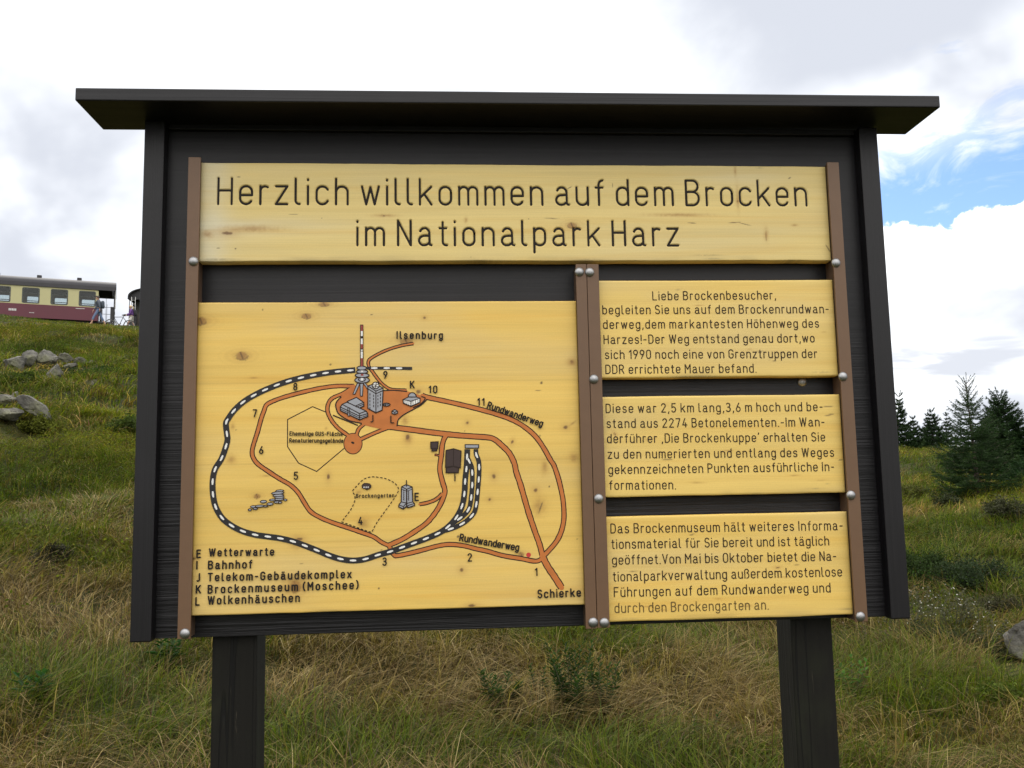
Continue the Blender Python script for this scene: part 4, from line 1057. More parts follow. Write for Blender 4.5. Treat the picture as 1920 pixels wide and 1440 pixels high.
    for k in range(4): mb.box(-5.8+0.085*k, -5.74+0.085*k, -0.0125, -0.0065, 1.13, 1.22)
    mb.build('painted_marks', CM['pale'], root)
    return root
ANG1 = math.atan2(TU[1], TU[0])
coach('railway_coach', (TRACK0[0], TRACK0[1], RAILZ), ANG1, 'cream and dark red narrow gauge coach with a row of windows on the hill crest')
e2 = D(277, 605, 58.5)
vdir = np.array([e2[0]-CAM[0], e2[1]-CAM[1]]); vdir /= np.linalg.norm(vdir)
a2 = math.atan2(-vdir[1], -vdir[0])-rad(14)                     # its end platform faces the camera
c2, s2 = math.cos(a2), math.sin(a2)
o2 = (e2[0]-(0.9*c2-WID/2*s2), e2[1]-(0.9*s2+WID/2*c2), RAILZ-0.08)
coach('railway_coach', o2, a2, 'second coach seen end on with dark arched roof beside the board edge', upc='olive', loc_='olive')
mb = MB()
for off in (0.70, 1.70):
    p = np.array([TRACK0[0], TRACK0[1]])+TN*off
    a, b = p-TU*40, p+TU*0.6
    mb.tube([(a[0], a[1], RAILZ-0.05), (b[0], b[1], RAILZ-0.05)], 0.05, 4)
mb.build('rails', CM['steel'], kind='structure')

# ------------------------------------------------------------------ walkers
def skin_mesh(name, V, E_, Rr, mat, parent, subs=1, root=0):
    me = bpy.data.meshes.new(name); me.from_pydata(V, E_, []); me.update()
    o = bpy.data.objects.new(name+'_tmp', me); COL.objects.link(o)
    o.modifiers.new('skin', 'SKIN').use_smooth_shade = True
    if subs:
        sb = o.modifiers.new('sub', 'SUBSURF'); sb.levels = subs; sb.render_levels = subs
    for i, r in enumerate(Rr):
        sv = me.skin_vertices[0].data[i]
        sv.radius = r if isinstance(r, tuple) else (r, r); sv.use_root = (i == root)
    bpy.context.view_layer.update()
    ev = o.evaluated_get(bpy.context.evaluated_depsgraph_get())
    m2 = bpy.data.meshes.new_from_object(ev)
    bpy.data.objects.remove(o); bpy.data.meshes.remove(me)
    m2.name = name; m2.materials.clear(); m2.materials.append(mat)
    r_ = bpy.data.objects.new(name, m2); COL.objects.link(r_); r_.parent = parent
    return r_
M_SKIN = plain('skin', (0.42, 0.24, 0.17), 0.55, 0, 0.06, 30)
M_EYE = plain('eye', (0.02, 0.015, 0.012), 0.2)
def person(loc, rotz, h, look, label, hands_fwd=False):
    """faces local -x; feet at z = 0"""
    root = empty('person', loc, rotz, label=label, cat='person', group='walkers on the hill crest')
    k = h/1.74
    V = []; E_ = []; R_ = []
    def v(x, y, z, r, pa=None):
        V.append((x*k, y*k, z*k)); R_.append(r*k if not isinstance(r, tuple) else tuple(a*k for a in r))
        if pa is not None: E_.append((pa, len(V)-1))
        return len(V)-1
    st = look['stride']
    pel = v(0, 0, .95, (.12, .15))
    wst = v(-.01, 0, 1.10, (.10, .135), pel); chs = v(-.02, 0, 1.30, (.11, .16), wst); nb = v(-.03, 0, 1.44, (.08, .11), chs)
    nk = v(-.05, 0, 1.50, .055, nb); hd = v(-.065, 0, 1.575, (.075, .07), nk); h2_ = v(-.07, 0, 1.655, (.095, .078), hd); h3_ = v(-.06, 0, 1.725, (.05, .045), h2_)
    v(-.185, 0, 1.612, .013, h2_)                                  # nose
    for s_ in (-1, 1): v(-.055, s_*.088, 1.625, .016, h2_)          # ears
    joints = {}
    for s_, f in ((-1, st), (1, -st)):
        hp = v(0, s_*.09, .90, .088, pel)
        kx = -math.sin(f)*.44+(-.05 if f > 0 else -.02); kn = v(kx, s_*.09, .50, .058, hp)
        an = v(kx-math.sin(f*0.75)*.40+(.10 if f < 0 else 0.0), s_*.09, .10 if f > 0 else .13, .038, kn)
        ax = V[an][0]/k; azz = V[an][2]/k
        hl = v(ax+.04, s_*.09, azz-.055, .034, an); to = v(ax-.15, s_*.095, .03 if f > 0 else .045, .026, an)
        joints['leg%d' % s_] = (hp, kn, an, to)
        sh = v(-.03, s_*.185, 1.405, .062, nb)
        if hands_fwd: elb = v(-.10, s_*.22, 1.14, .043, sh); wr = v(-.33, s_*.21, 1.06, .028, elb); hdir = (-.1, 0, -.02)
        else:
            f2 = -f; elb = v(-.03-math.sin(f2)*.22, s_*.23, 1.14, .043, sh); wr = v(-.10-math.sin(f2)*.42, s_*.22, .93, .028, elb); hdir = (-.02-math.sin(f2)*.05, 0, -.09)
        wx, wy, wz = [c/k for c in V[wr]]
        pm = v(wx+hdir[0]*.55, wy, wz+hdir[2]*.55, (.030, .020), wr)
        for q, (dy, ln_) in enumerate(((-.027, .070), (-.009, .080), (.009, .076), (.027, .060))):
            a_ = v(wx+hdir[0]*1.0, wy+dy, wz+hdir[2]*1.0, .0095, pm)
            b_ = v(wx+hdir[0]*(1.0+ln_*5), wy+dy*.9, wz+hdir[2]*(1.0+ln_*5)-.012, .0085, a_)
            v(wx+hdir[0]*(1.0+ln_*8)+.01, wy+dy*.8, wz+hdir[2]*(1.0+ln_*8)-.03, .007, b_)
        tb = v(wx+hdir[0]*.5-.02, wy-s_*.035, wz+hdir[2]*.5, .011, pm); v(wx+hdir[0]*1.0-.025, wy-s_*.045, wz+hdir[2]*1.0, .009, tb)
        joints['arm%d' % s_] = (sh, elb, wr)
    skin_mesh('body', V, E_, R_, M_SKIN, root, 1, pel)
    def cloth(name, chain_pts, edges, rads, mat): return skin_mesh(name, chain_pts, edges, rads, mat, root, 1, 0)
    # jacket: torso plus sleeves
    pts = [(V[pel][0], 0, V[pel][2]-.06*k), V[wst], V[chs], V[nb], (V[nk][0], 0, V[nk][2]+.005*k)]; ed = [(0, 1), (1, 2), (2, 3), (3, 4)]; rd = [(.150*k, .182*k), (.130*k, .165*k), (.138*k, .19*k), (.115*k, .15*k), .068*k]
    for s_ in (-1, 1):
        sh, el_, wr = joints['arm%d' % s_]
        b_ = len(pts); pts += [V[sh], V[el_], tuple(V[el_][q]*.12+V[wr][q]*.88 for q in range(3))]; ed += [(3, b_), (b_, b_+1), (b_+1, b_+2)]; rd += [.084*k, .060*k, .046*k]
    cloth('jacket', pts, ed, rd, look['jacket'])
    pts = [(V[pel][0], 0, V[pel][2]+.03*k)]; ed = []; rd = [(.135*k, .168*k)]
    for s_ in (-1, 1):
        hp, kn, an, to = joints['leg%d' % s_]
        b_ = len(pts); t_ = look['leg']
        if t_ <= 1: end = tuple(V[hp][q]*(1-t_)+V[kn][q]*t_ for q in range(3)); pts += [V[hp], end]; ed += [(0, b_), (b_, b_+1)]; rd += [.105*k, .098*k]
        else:
            t2 = t_-1; end = tuple(V[kn][q]*(1-t2)+V[an][q]*t2 for q in range(3)); pts += [V[hp], V[kn], end]; ed += [(0, b_), (b_, b_+1), (b_+1, b_+2)]; rd += [.105*k, .076*k, .062*k]
    cloth('trousers' if look['leg'] > 1 else 'shorts', pts, ed, rd, look['trousers'])
    for s_ in (-1, 1):
        hp, kn, an, to = joints['leg%d' % s_]
        A = V[an]; T_ = V[to]
        skin_mesh('shoe', [(A[0]+.04*k, A[1], T_[2]+.005), (A[0]-.03*k, A[1], T_[2]+.012), (T_[0]-.02*k, T_[1], T_[2])], [(0, 1), (1, 2)], [.043*k, .048*k, .036*k], look['shoe'], root, 1, 1)
    mb = MB()                                                     # hair cap over the crown and back of the head
    n = 14
    for (a0, a1) in ((0, 1),):
        vs = []; fs = []
        for i in range(9):
            th = PI*0.62*i/8
            for j in range(n):
                ph = 2*PI*j/n
                x, y, z = math.sin(th)*math.cos(ph), math.sin(th)*math.sin(ph), math.cos(th)
                if x < -0.25 and i > 4: z = max(z, 0.30)
                vs.append((-.062*k+x*.108*k, y*.096*k, 1.655*k+z*.105*k))
        for i in range(8):
            for j in range(n): fs.append((i*n+j, (i+1)*n+j, (i+1)*n+(j+1) % n, i*n+(j+1) % n))
        mb.add(vs, fs)
    if look.get('tail'): mb.tube([(.03*k, 0, 1.68*k), (.085*k, 0, 1.66*k), (.12*k, 0, 1.56*k), (.115*k, 0, 1.46*k)], [.03*k, .032*k, .028*k, .010*k], 8)
    if look.get('cap'): mb.tube([(-.13*k, 0, 1.715*k), (-.235*k, 0, 1.69*k)], [.06*k, .035*k], 8)
    mb.build('hair' if not look.get('cap') else 'cap', look['hair'], root, True)
    for s_ in (-1, 1):
        mb = MB(); mb.lathe([(0.001, -.011), (.008, -.007), (.011, 0), (.008, .007), (.001, .011)], 8, (-.150*k, s_*.032*k, 1.638*k)); mb.build('eye', M_EYE, root, True)
    mb = MB(); mb.tube([(-.148*k, -.022*k, 1.572*k), (-.154*k, 0, 1.571*k), (-.148*k, .022*k, 1.572*k)], .005*k, 6); mb.build('mouth', plain('lips', (0.30, 0.10, 0.09), 0.5), root)
    # rucksack is worn, so it is a thing of its own that touches the back
    bp = empty('rucksack', loc, rotz, label=look['bag_label'], cat='rucksack', group='rucksacks on the walkers')
    mb = MB()
    def rr(u, v_, w_): return (math.copysign(abs(u)**.55, u), math.copysign(abs(v_)**.55, v_), math.copysign(abs(w_)**.6, w_))
    vs = []; fs = []
    for i in range(11):
        th = PI*i/10
        for j in range(16):
            ph = 2*PI*j/16
            x, y, z = rr(math.sin(th)*math.cos(ph), math.sin(th)*math.sin(ph), math.cos(th))
            vs.append((.215*k+x*.105*k+(.02*k if z < 0 else 0), y*.15*k, 1.24*k+z*.225*k))
    for i in range(10):
        for j in range(16): fs.append((i*16+j, (i+1)*16+j, (i+1)*16+(j+1) % 16, i*16+(j+1) % 16))
    mb.add(vs, fs); mb.build('bag', look['bag'], bp, True)
    for s_ in (-1, 1):
        mb = MB(); mb.tube([(.11*k, s_*.11*k, 1.38*k), (.02*k, s_*.12*k, 1.50*k), (-.10*k, s_*.12*k, 1.46*k), (-.165*k, s_*.12*k, 1.30*k), (-.10*k, s_*.16*k, 1.12*k), (.08*k, s_*.13*k, 1.08*k)], .018*k, 6); mb.build('strap', look['bag'], bp)
    return root
pa = D(184, 602, 53.2)
person((pa[0], pa[1], tz(pa[0], pa[1])+0.02), ANG1, 1.74, dict(stride=0.42, leg=1.62, jacket=plain('slate_jacket', (0.075, 0.090, 0.115), 0.8), trousers=plain('blue_jeans', (0.120, 0.165, 0.27), 0.85), shoe=plain('tan_shoe', (0.25, 0.15, 0.10), 0.7),
       hair=plain('dark_cap', (0.045, 0.035, 0.025), 0.8), cap=True, bag=plain('slate_bag', (0.050, 0.065, 0.085), 0.8), bag_label='slate blue rucksack on the back of the walker in jeans'), 'walker in slate jacket, cap and cropped jeans striding past the coach end')
pb = D(246, 607, 55.2)
person((pb[0], pb[1], tz(pb[0], pb[1])+0.02), ANG1, 1.56, dict(stride=0.36, leg=0.62, jacket=plain('purple_jacket', (0.125, 0.050, 0.215), 0.8), trousers=plain('white_shorts', (0.62, 0.60, 0.55), 0.85), shoe=plain('grey_shoe', (0.22, 0.20, 0.19), 0.7),
       hair=plain('blond_hair', (0.52, 0.40, 0.23), 0.6), tail=True, bag=plain('black_bag', (0.016, 0.016, 0.018), 0.8), bag_label='black rucksack on the back of the blond walker in purple'), 'blond walker in purple jacket and white shorts pushing a bicycle', hands_fwd=True)
# bicycle pushed by the blond walker
bq = pb[:2]-TU*0.62-TN*0.30
bk = empty('bicycle', (bq[0], bq[1], tz(bq[0], bq[1])+0.01), ANG1, label='dark bicycle pushed along the hill crest by the blond walker', cat='bicycle')
def torus(mb, cx, cz, R0, r0, n=28, m_=6):
    mb.tube([(cx+R0*math.cos(2*PI*k/n), 0, cz+R0*math.sin(2*PI*k/n)) for k in range(n+1)], r0, m_, cap=False)
for cx in (-0.52, 0.52):
    mb = MB(); torus(mb, cx, 0.34, 0.315, 0.024); wh = mb.build('wheel', CM['dark'], bk)
    mb = MB(); torus(mb, cx, 0.34, 0.285, 0.009); mb.lathe([(0.001, -.04), (.022, -.04), (.022, .04), (.001, .04)], 10, (cx, 0, 0.34), 'y')
    for k in range(14): mb.tube([(cx, 0, 0.34), (cx+.28*math.cos(2*PI*k/14), 0, .34+.28*math.sin(2*PI*k/14))], 0.0025, 4)
    mb.build('spokes', CM['pale'], wh)
mb = MB()
for a, b in (((-.36, .80), (-.05, .30)), ((-.36, .80), (.17, .84)), ((-.05, .30), (.20, .92)), ((-.05, .30), (.52, .34)), ((.17, .80), (.52, .34)), ((-.36, .88), (-.52, .34))): mb.tube([(a[0], 0, a[1]), (b[0], 0, b[1])], 0.019, 8)
mb.build('frame', CM['dark'], bk)
mb = MB(); mb.tube([(-.36, 0, .86), (-.37, 0, .99)], .014, 8); mb.tube([(-.30, -.28, 1.02), (-.40, -.12, 1.0), (-.40, .12, 1.0), (-.30, .28, 1.02)], .014, 8); mb.build('handlebar', CM['dark'], bk)
mb = MB(); mb.tube([(.08, 0, .95), (.20, 0, .96), (.30, 0, .97)], [.022, .045, .07], 8); mb.build('saddle', CM['dark'], bk)
mb = MB(); mb.lathe([(0.001, -.01), (.09, -.01), (.09, .01), (.001, .01)], 16, (-.05, -.05, .30), 'y'); mb.tube([(-.05, -.06, .30), (-.12, -.07, .16)], .012, 6); mb.tube([(-.05, .06, .30), (.02, .07, .44)], .012, 6); mb.box(-.16, -.08, -.15, -.07, .15, .175); mb.box(-.02, .06, .07, .15, .43, .455); mb.build('crank', CM['steel'], bk)

# ------------------------------------------------------------------ rocks
def rock_mat():
    m, t, b = new_mat('lichen_granite')
    co = obj_co(t)
    n1 = t.noise(co, 3.0, 5, 0.65); n2 = t.noise(co, 26.0, 4, 0.7); n3 = t.noise(co, 1.2, 4, 0.6)
    c = t.mix(t.ss(n1, 0.38, 0.64), (0.082, 0.078, 0.068), (0.175, 0.168, 0.145))
    c = t.mix(t.ss(n3, 0.48, 0.66, 0, 0.6), c, (0.125, 0.128, 0.062))
    c = t.mix(t.ss(n2, 0.56, 0.66, 0, 0.55), c, (0.055, 0.052, 0.048))
    t.l.new(c, b.inputs['Base Color']); b.inputs['Roughness'].default_value = 0.92; b.inputs['Specular IOR Level'].default_value = 0.2
    bump(t, b, t.m('ADD', n2, n1), 0.7, 0.04)
    return m
M_ROCK = rock_mat()
def rock(px, py, dd, sx, sy, sz, seed, label, rot=0.0, tilt=0.0, planes=10):
    """centre at a measured point, half sizes in metres"""
    import bmesh
    q = D(px, py, dd) if dd else G(px, py)
    bm = bmesh.new(); bmesh.ops.create_icosphere(bm, subdivisions=5, radius=1.0)
    r = np.random.default_rng(seed)
    P_ = np.array([v.co[:] for v in bm.verts])
    nn = r.normal(0, 1, (planes, 3)); nn /= np.linalg.norm(nn, axis=1)[:, None]
    for a in nn:                                                  # chop flats into the boulder
        dd_ = P_@a; lim = r.uniform(0.42, 0.72)
        P_ = P_-np.maximum(dd_-lim, 0)[:, None]*a[None]*0.92
    f = fbm(P_[:, 0]*1.8+P_[:, 2]*1.3+seed, P_[:, 1]*1.8-P_[:, 2]*.9+seed, seed % 30, 4)-0.5
    f2 = fbm(P_[:, 0]*5+P_[:, 2]*4+seed, P_[:, 1]*5-P_[:, 2]*3, (seed+7) % 30, 4)-0.5
    ck = np.abs(fbm(P_[:, 0]*1.4-P_[:, 2]*1.1+seed*2, P_[:, 1]*1.2+P_[:, 2]*1.3, (seed+3) % 30, 2)-0.5)
    P_ = P_*(1+0.34*f+0.16*f2-0.16*np.exp(-(ck/0.014)**2))[:, None]
    P_ = P_*np.array([sx, sy, sz])/np.abs(P_).max(0)
    ct, st_ = math.cos(rad(tilt)), math.sin(rad(tilt)); P_ = np.stack([P_[:, 0]*ct-P_[:, 2]*st_, P_[:, 1], P_[:, 0]*st_+P_[:, 2]*ct], 1)
    cr_, sr_ = math.cos(rad(rot)), math.sin(rad(rot)); P_ = np.stack([P_[:, 0]*cr_-P_[:, 1]*sr_, P_[:, 0]*sr_+P_[:, 1]*cr_, P_[:, 2]], 1)
    me = bpy.data.meshes.new('boulder')
    F = np.array([[v.index for v in f_.verts] for f_ in bm.faces]); bm.free()
    o = np_mesh('boulder', P_, [F], M_ROCK, None, label=label, cat='boulder', group='granite boulders in the heath', smooth=True)
    o.location = q
    return o
KEEP = []
def keep_out(x, y):                                             # bare ground round the boulders
    k = np.ones_like(x)
    for qx, qy, r_ in KEEP: k = np.where(np.hypot(x-qx, y-qy) < r_, 0.18, k)
    return k
def place_rock(px, py, rx, ry, seed, label, base=None, dep=None, rot=0.0, tilt=0.0, thick=0.85, planes=10):
    q = G(px, base if base else py+ry*0.6)
    dp = dep if dep else float((q-CAM)@FWD)
    s = dp/FPX
    c_ = D(px, py, dp-rx*s*0.9); v_ = (CAM-c_)[:2]/np.linalg.norm((CAM-c_)[:2])
    for e_ in (0.4, 1.3, 2.4): KEEP.append((c_[0]+v_[0]*rx*s*e_, c_[1]+v_[1]*rx*s*e_, rx*s*1.1))
    return rock(px, py, dp-rx*s*0.9, rx*s*1.06, rx*s*thick, ry*s*1.12, seed, label, rot, tilt, planes)
place_rock(27, 682, 21, 17, 3, 'rounded grey boulder at the left end of the rock outcrop on the slope')
place_rock(56, 671, 14, 17, 9, 'dark upright boulder between the rounded grey boulder and the biggest one', base=690)
place_rock(87, 673, 21, 21, 14, 'biggest pale boulder with greenish lichen in the middle of the outcrop', base=690)
place_rock(106, 701, 18, 17, 21, 'grey boulder right below the biggest pale boulder')
place_rock(122, 673, 16, 10, 27, 'small broken boulder touching the right side of the biggest pale boulder', base=688)
place_rock(131, 687, 12, 7, 33, 'low broken rock lying in the gap right of the outcrop', tilt=12)
place_rock(153, 677, 13, 8, 38, 'flat mossy boulder at the right end of the outcrop')
place_rock(171, 679, 5, 4, 44, 'little pale stone farthest right beside the outcrop')
place_rock(136, 721, 8, 4, 47, 'little pale stone in the grass below the outcrop')
place_rock(173, 719, 4, 5, 50, 'little upright pale stone in the grass right of the other little one')
place_rock(30, 740, 8, 7, 55, 'small pale stone standing on the lower slab rocks')
place_rock(10, 753, 18, 12, 58, 'grey slab cut by the left picture edge, above the lowest slab')
place_rock(71, 765, 40, 13, 63, 'long pale wedge shaped slab rising to the right below the outcrop', tilt=-32, thick=0.45, base=785)
place_rock(18, 780, 27, 13, 66, 'lowest broad grey slab at the left picture edge', tilt=8)
place_rock(1934, 1200, 60, 38, 71, 'pale grey boulder lying in the weeds at the right picture edge', tilt=-20)

# ------------------------------------------------------------------ vegetation materials
def leaf_mat(name, trans=0.3, rough=0.6, spec=0.25, tint=(1.1, 1.25, 0.6)):
    m, t, b = new_mat(name)
    a = attr(t)
    t.l.new(a, b.inputs['Base Color']); b.inputs['Roughness'].default_value = rough; b.inputs['Specular IOR Level'].default_value = spec
    tl = t.node('ShaderNodeBsdfTranslucent'); t.l.new(t.mix(1.0, a, tint, 'MULTIPLY'), tl.inputs[0])
    mx = t.node('ShaderNodeMixShader'); mx.inputs[0].default_value = trans
    o = t.n['Material Output']
    t.l.new(b.outputs[0], mx.inputs[1]); t.l.new(tl.outputs[0], mx.inputs[2]); t.l.new(mx.outputs[0], o.inputs['Surface'])
    return m
M_GRASS = leaf_mat('grass_blades', 0.34, 0.7, 0.07)
M_HEATH = leaf_mat('heath_leaves', 0.25, 0.85, 0.06)
M_NEEDLE = leaf_mat('spruce_needles', 0.18, 0.6, 0.10)
M_WEED = leaf_mat('weed_leaves', 0.3, 0.85, 0.05)
M_BARK = plain('spruce_bark', (0.060, 0.045, 0.033), 0.9, 0, 0.3, 30)

def blades(bx, by, bz, h, w_, phi, bend, col, tipcol, tw):
    n = len(bx); ts = np.array([0.0, 0.36, 0.70, 1.0]); V = np.zeros((n, 7, 3), np.float32); Cc = np.zeros((n, 7, 3), np.float32)
    ux, uy = np.cos(phi), np.sin(phi); px_, py_ = np.cos(phi+tw), np.sin(phi+tw)
    for i, t in enumerate(ts):
        hx = h*bend*t**1.8*0.95; hz = h*(t-0.52*bend*t**2.4)
        ww = w_*(1-t**1.6)*0.5 if i < 3 else 0*w_
        cx, cy, cz = bx+ux*hx, by+uy*hx, bz+hz
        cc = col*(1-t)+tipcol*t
        if i < 3:
            V[:, 2*i, 0] = cx-px_*ww; V[:, 2*i, 1] = cy-py_*ww; V[:, 2*i, 2] = cz
            V[:, 2*i+1, 0] = cx+px_*ww; V[:, 2*i+1, 1] = cy+py_*ww; V[:, 2*i+1, 2] = cz
            Cc[:, 2*i] = cc; Cc[:, 2*i+1] = cc
        else:
            V[:, 6, 0] = cx; V[:, 6, 1] = cy; V[:, 6, 2] = cz; Cc[:, 6] = cc
    b = (np.arange(n)*7)[:, None]
    Q = np.concatenate([b+np.array([[0, 1, 3, 2]]), b+np.array([[2, 3, 5, 4]])]); T_ = b+np.array([[4, 5, 6]])
    return V.reshape(-1, 3), Cc.reshape(-1, 3), Q, T_
def join(parts):
    V = []; C_ = []; Q = []; T_ = []; o = 0
    for v, c, q, t in parts:
        V.append(v); C_.append(c); Q.append(q+o); T_.append(t+o); o += len(v)
    return np.concatenate(V), np.concatenate(C_), np.concatenate(Q), np.concatenate(T_)

STRAW = [(180, 1120, .75), (70, 1190, .6), (240, 1160, .5), (560, 1240, .45), (700, 1265, .6), (860, 1280, .6), (980, 1250, .45), (1230, 1290, .45), (1340, 1320, .55), (960, 1340, .4), (90, 1400, .4), (330, 1330, .4), (690, 1380, .35), (1640, 1390, .45), (1830, 1410, .4), (1400, 1250, .35), (1250, 1380, .4), (1700, 1200, .4)]
GREEN = [(300, 1240, .35), (60, 1290, .35), (510, 1400, .5), (1110, 1215, .4), (1650, 1260, .55), (250, 1370, .35), (830, 1400, .5), (1320, 1420, .45), (1080, 1400, .45), (440, 1240, .3), (1750, 1330, .5), (1880, 1300, .5), (640, 1420, .4), (150, 1330, .3)]
SW = [(G(a, b)[:2], r) for a, b, r in STRAW]; GW = [(G(a, b)[:2], r) for a, b, r in GREEN]
def straw(x, y):
    s = 1.5*(fbm(x/0.9+3, y/0.7, 14, 4)-0.44)+0.9*(fbm(x/4.5, y/4.5, 21, 3)-0.50)
    for p, r in SW: s = s+0.42*np.exp(-((x-p[0])**2/(r*1.6)**2+(y-p[1])**2/r**2))
    for p, r in GW: s = s-0.45*np.exp(-((x-p[0])**2/(r*1.3)**2+(y-p[1])**2/r**2))
    d = np.hypot(x-CAM[0], y-CAM[1])
    return s-0.21-0.18*sstep(d, 8, 15)
def sample(n, az0, az1, d0, d1, pw=1.0):
    a = np.radians(RNG.uniform(az0, az1, n)); d = (d0**(2*pw)+RNG.random(n)*(d1**(2*pw)-d0**(2*pw)))**(1/(2*pw))
    return CAM[0]+d*np.sin(a), CAM[1]+d*np.cos(a), d
def pick(cols, n):
    c = np.array(cols); return c[RNG.integers(0, len(c), n)]
GREENS = [(.062, .088, .009), (.078, .106, .010), (.050, .076, .010), (.100, .116, .012), (.042, .064, .010), (.108, .135, .013)]
STRAWS = [(.200, .140, .050), (.245, .180, .072), (.165, .108, .038), (.130, .085, .030), (.185, .138, .044), (.30, .235, .105)]
MIDS = [(.125, .112, .022), (.105, .092, .020), (.14, .118, .030), (.095, .070, .020)]
def field(n, az0, az1, d0, d1, hr, wr, pw=0.8, tuft=0.5, rad_=0.12):
    nt = max(int(n*tuft/26), 1)
    tx, ty, td = sample(nt, az0, az1, d0, d1, pw)
    m_ = int(n*tuft); k = RNG.integers(0, nt, m_)
    x1, y1, d1_ = sample(n-m_, az0, az1, d0, d1, pw)
    ox, oy = RNG.normal(0, rad_*0.5, m_), RNG.normal(0, rad_*0.5, m_)
    x = np.concatenate([tx[k]+ox, x1]); y = np.concatenate([ty[k]+oy, y1])
    s = straw(x, y)+RNG.normal(0, 0.22, n)
    tv = RNG.normal(0, 0.26, nt); th = RNG.uniform(0.6, 1.35, nt); s[:m_] += tv[k]
    flow = 2*PI*(fbm(x/1.1, y/1.1, 33, 2)-0.5)*1.3-0.25
    phi = flow+RNG.normal(0, 0.62, n)
    phi[:m_] = np.where(RNG.random(m_) < 0.45, np.arctan2(oy, ox), phi[:m_])
    isS = s > 0.12; isM = (s > -0.08) & ~isS
    col = np.where(isS[:, None], pick(STRAWS, n), np.where(isM[:, None], pick(MIDS, n), pick(GREENS, n)))
    col = col*RNG.uniform(0.52, 1.25, n)[:, None]
    dk = RNG.random(n) < 0.13
    col[dk] = pick([(.060, .038, .020), (.045, .036, .018), (.085, .050, .024)], int(dk.sum()))
    dd_ = np.hypot(x-CAM[0], y-CAM[1]); far_ = sstep(dd_, 9, 20)[:, None]
    hue = fbm(x/2.4, y/2.4, 71, 3)[:, None]-0.5
    col = col*(1+far_*(0.18+hue*np.array([2.0, 1.2, 0.5])))
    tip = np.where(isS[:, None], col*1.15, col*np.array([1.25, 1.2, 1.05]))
    dry = RNG.random(n) < 0.14
    tip[dry] = pick(STRAWS, int(dry.sum()))*0.9
    h = RNG.uniform(hr[0], hr[1], n)*np.where(isS, 1.15, 0.95)*(0.7+0.6*fbm(x/0.7, y/0.7, 41, 2))
    h[:m_] *= th[k]
    bend = np.clip(RNG.normal(0.90, 0.34, n)+np.where(isS, 0.26, 0), 0.05, 1.55)
    qc = np.abs((x-CREST[0])*TN[0]+(y-CREST[1])*TN[1]); az_ = np.degrees(np.arctan2(x-CAM[0], y-CAM[1]))
    h = h*np.where((qc < 6) & (az_ < -8), 0.50, 1.0)
    h = h*keep_out(x, y)
    w_ = RNG.uniform(wr[0], wr[1], n)
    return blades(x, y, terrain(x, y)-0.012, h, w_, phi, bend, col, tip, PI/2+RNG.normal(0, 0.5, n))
parts = [field(92000, -33, 41, 3.9, 9.5, (.13, .33), (.0036, .0088), 0.75, .80, .12),
         field(3600, -33, 41, 4.0, 9.0, (.32, .52), (.003, .006), 0.75, .3, .2),
         field(34000, -29, -15.5, 9.0, 19, (.16, .36), (.007, .013), 0.7), field(34000, 23, 39, 9.0, 19, (.16, .36), (.007, .013), 0.7),
         field(46000, -29, -15.5, 18, 58, (.2, .42), (.013, .030), 0.6, .6, .3), field(28000, 23, 39, 18, 46, (.2, .42), (.013, .028), 0.6, .6, .3),
         field(22000, -16, 24, 9.0, 20, (.16, .36), (.009, .016), 0.7), field(22000, -16, 24, 18, 56, (.25, .45), (.02, .04), 0.6, .6, .3),
         field(24000, -29, -15.5, 40, 59, (.14, .30), (.014, .028), 0.6, .6, .25),
         field(12000, -60, -29, 5, 56, (.2, .45), (.012, .03), 0.5), field(12000, 39, 68, 5, 44, (.2, .45), (.012, .03), 0.5)]
V, C_, Q, T_ = join(parts)
np_mesh('grass', V, [Q, T_], M_GRASS, C_, kind='stuff')

def leaf_quads(c, size, col, flat=0.5, asp=0.6):
    n = len(c)
    a = RNG.normal(0, 1, (n, 3)); a[:, 2] *= flat; a /= np.linalg.norm(a, axis=1)[:, None]
    r = RNG.normal(0, 1, (n, 3)); b = np.cross(a, r); b /= np.linalg.norm(b, axis=1)[:, None]+1e-9
    s = size[:, None]
    V = np.stack([c-a*s*.5, c+b*s*.5*asp, c+a*s*.5, c-b*s*.5*asp], 1).reshape(-1, 3)
    return V, np.repeat(col, 4, 0), (np.arange(n)*4)[:, None]+np.arange(4)[None]
def heath(n, az0, az1, d0, d1, sz, pw=0.65):
    x, y, d = sample(n*3, az0, az1, d0, d1, pw)
    m_ = fbm(x/1.9, y/1.9, 51, 4)+0.10*sstep(d, 9, 16)
    m_ = m_+0.02
    qc = np.abs((x-CREST[0])*TN[0]+(y-CREST[1])*TN[1]); az_ = np.degrees(np.arctan2(x-CAM[0], y-CAM[1]))
    keep = np.where((m_+RNG.normal(0, .035, len(m_)) > 0.535) & ~((qc < 13) & (az_ < -8)) & (keep_out(x, y) > .9))[0][:n]
    x, y, d, m_ = x[keep], y[keep], d[keep], m_[keep]
    lift = np.clip((m_-0.5)*2.0, 0.05, 0.34)*(0.55+0.5*fbm(x/0.4, y/0.4, 57, 2))
    z = terrain(x, y)+lift*RNG.random(len(x))**0.5
    col = pick([(.058, .078, .010), (.072, .096, .011), (.046, .062, .010), (.100, .115, .012), (.070, .052, .018), (.088, .105, .014)], len(x))*RNG.uniform(.7, 1.25, len(x))[:, None]
    hue = fbm(x/3.0, y/3.0, 61, 2)[:, None]
    col = col*(1+(hue-.5)*np.array([1.8, 1.2, .5]))*(1-.45*sstep(fbm(x/1.3, y/1.3, 67, 3), .55, .68))[:, None]
    return leaf_quads(np.stack([x, y, z], 1), RNG.uniform(sz[0], sz[1], len(x))*(0.6+d/40), col)
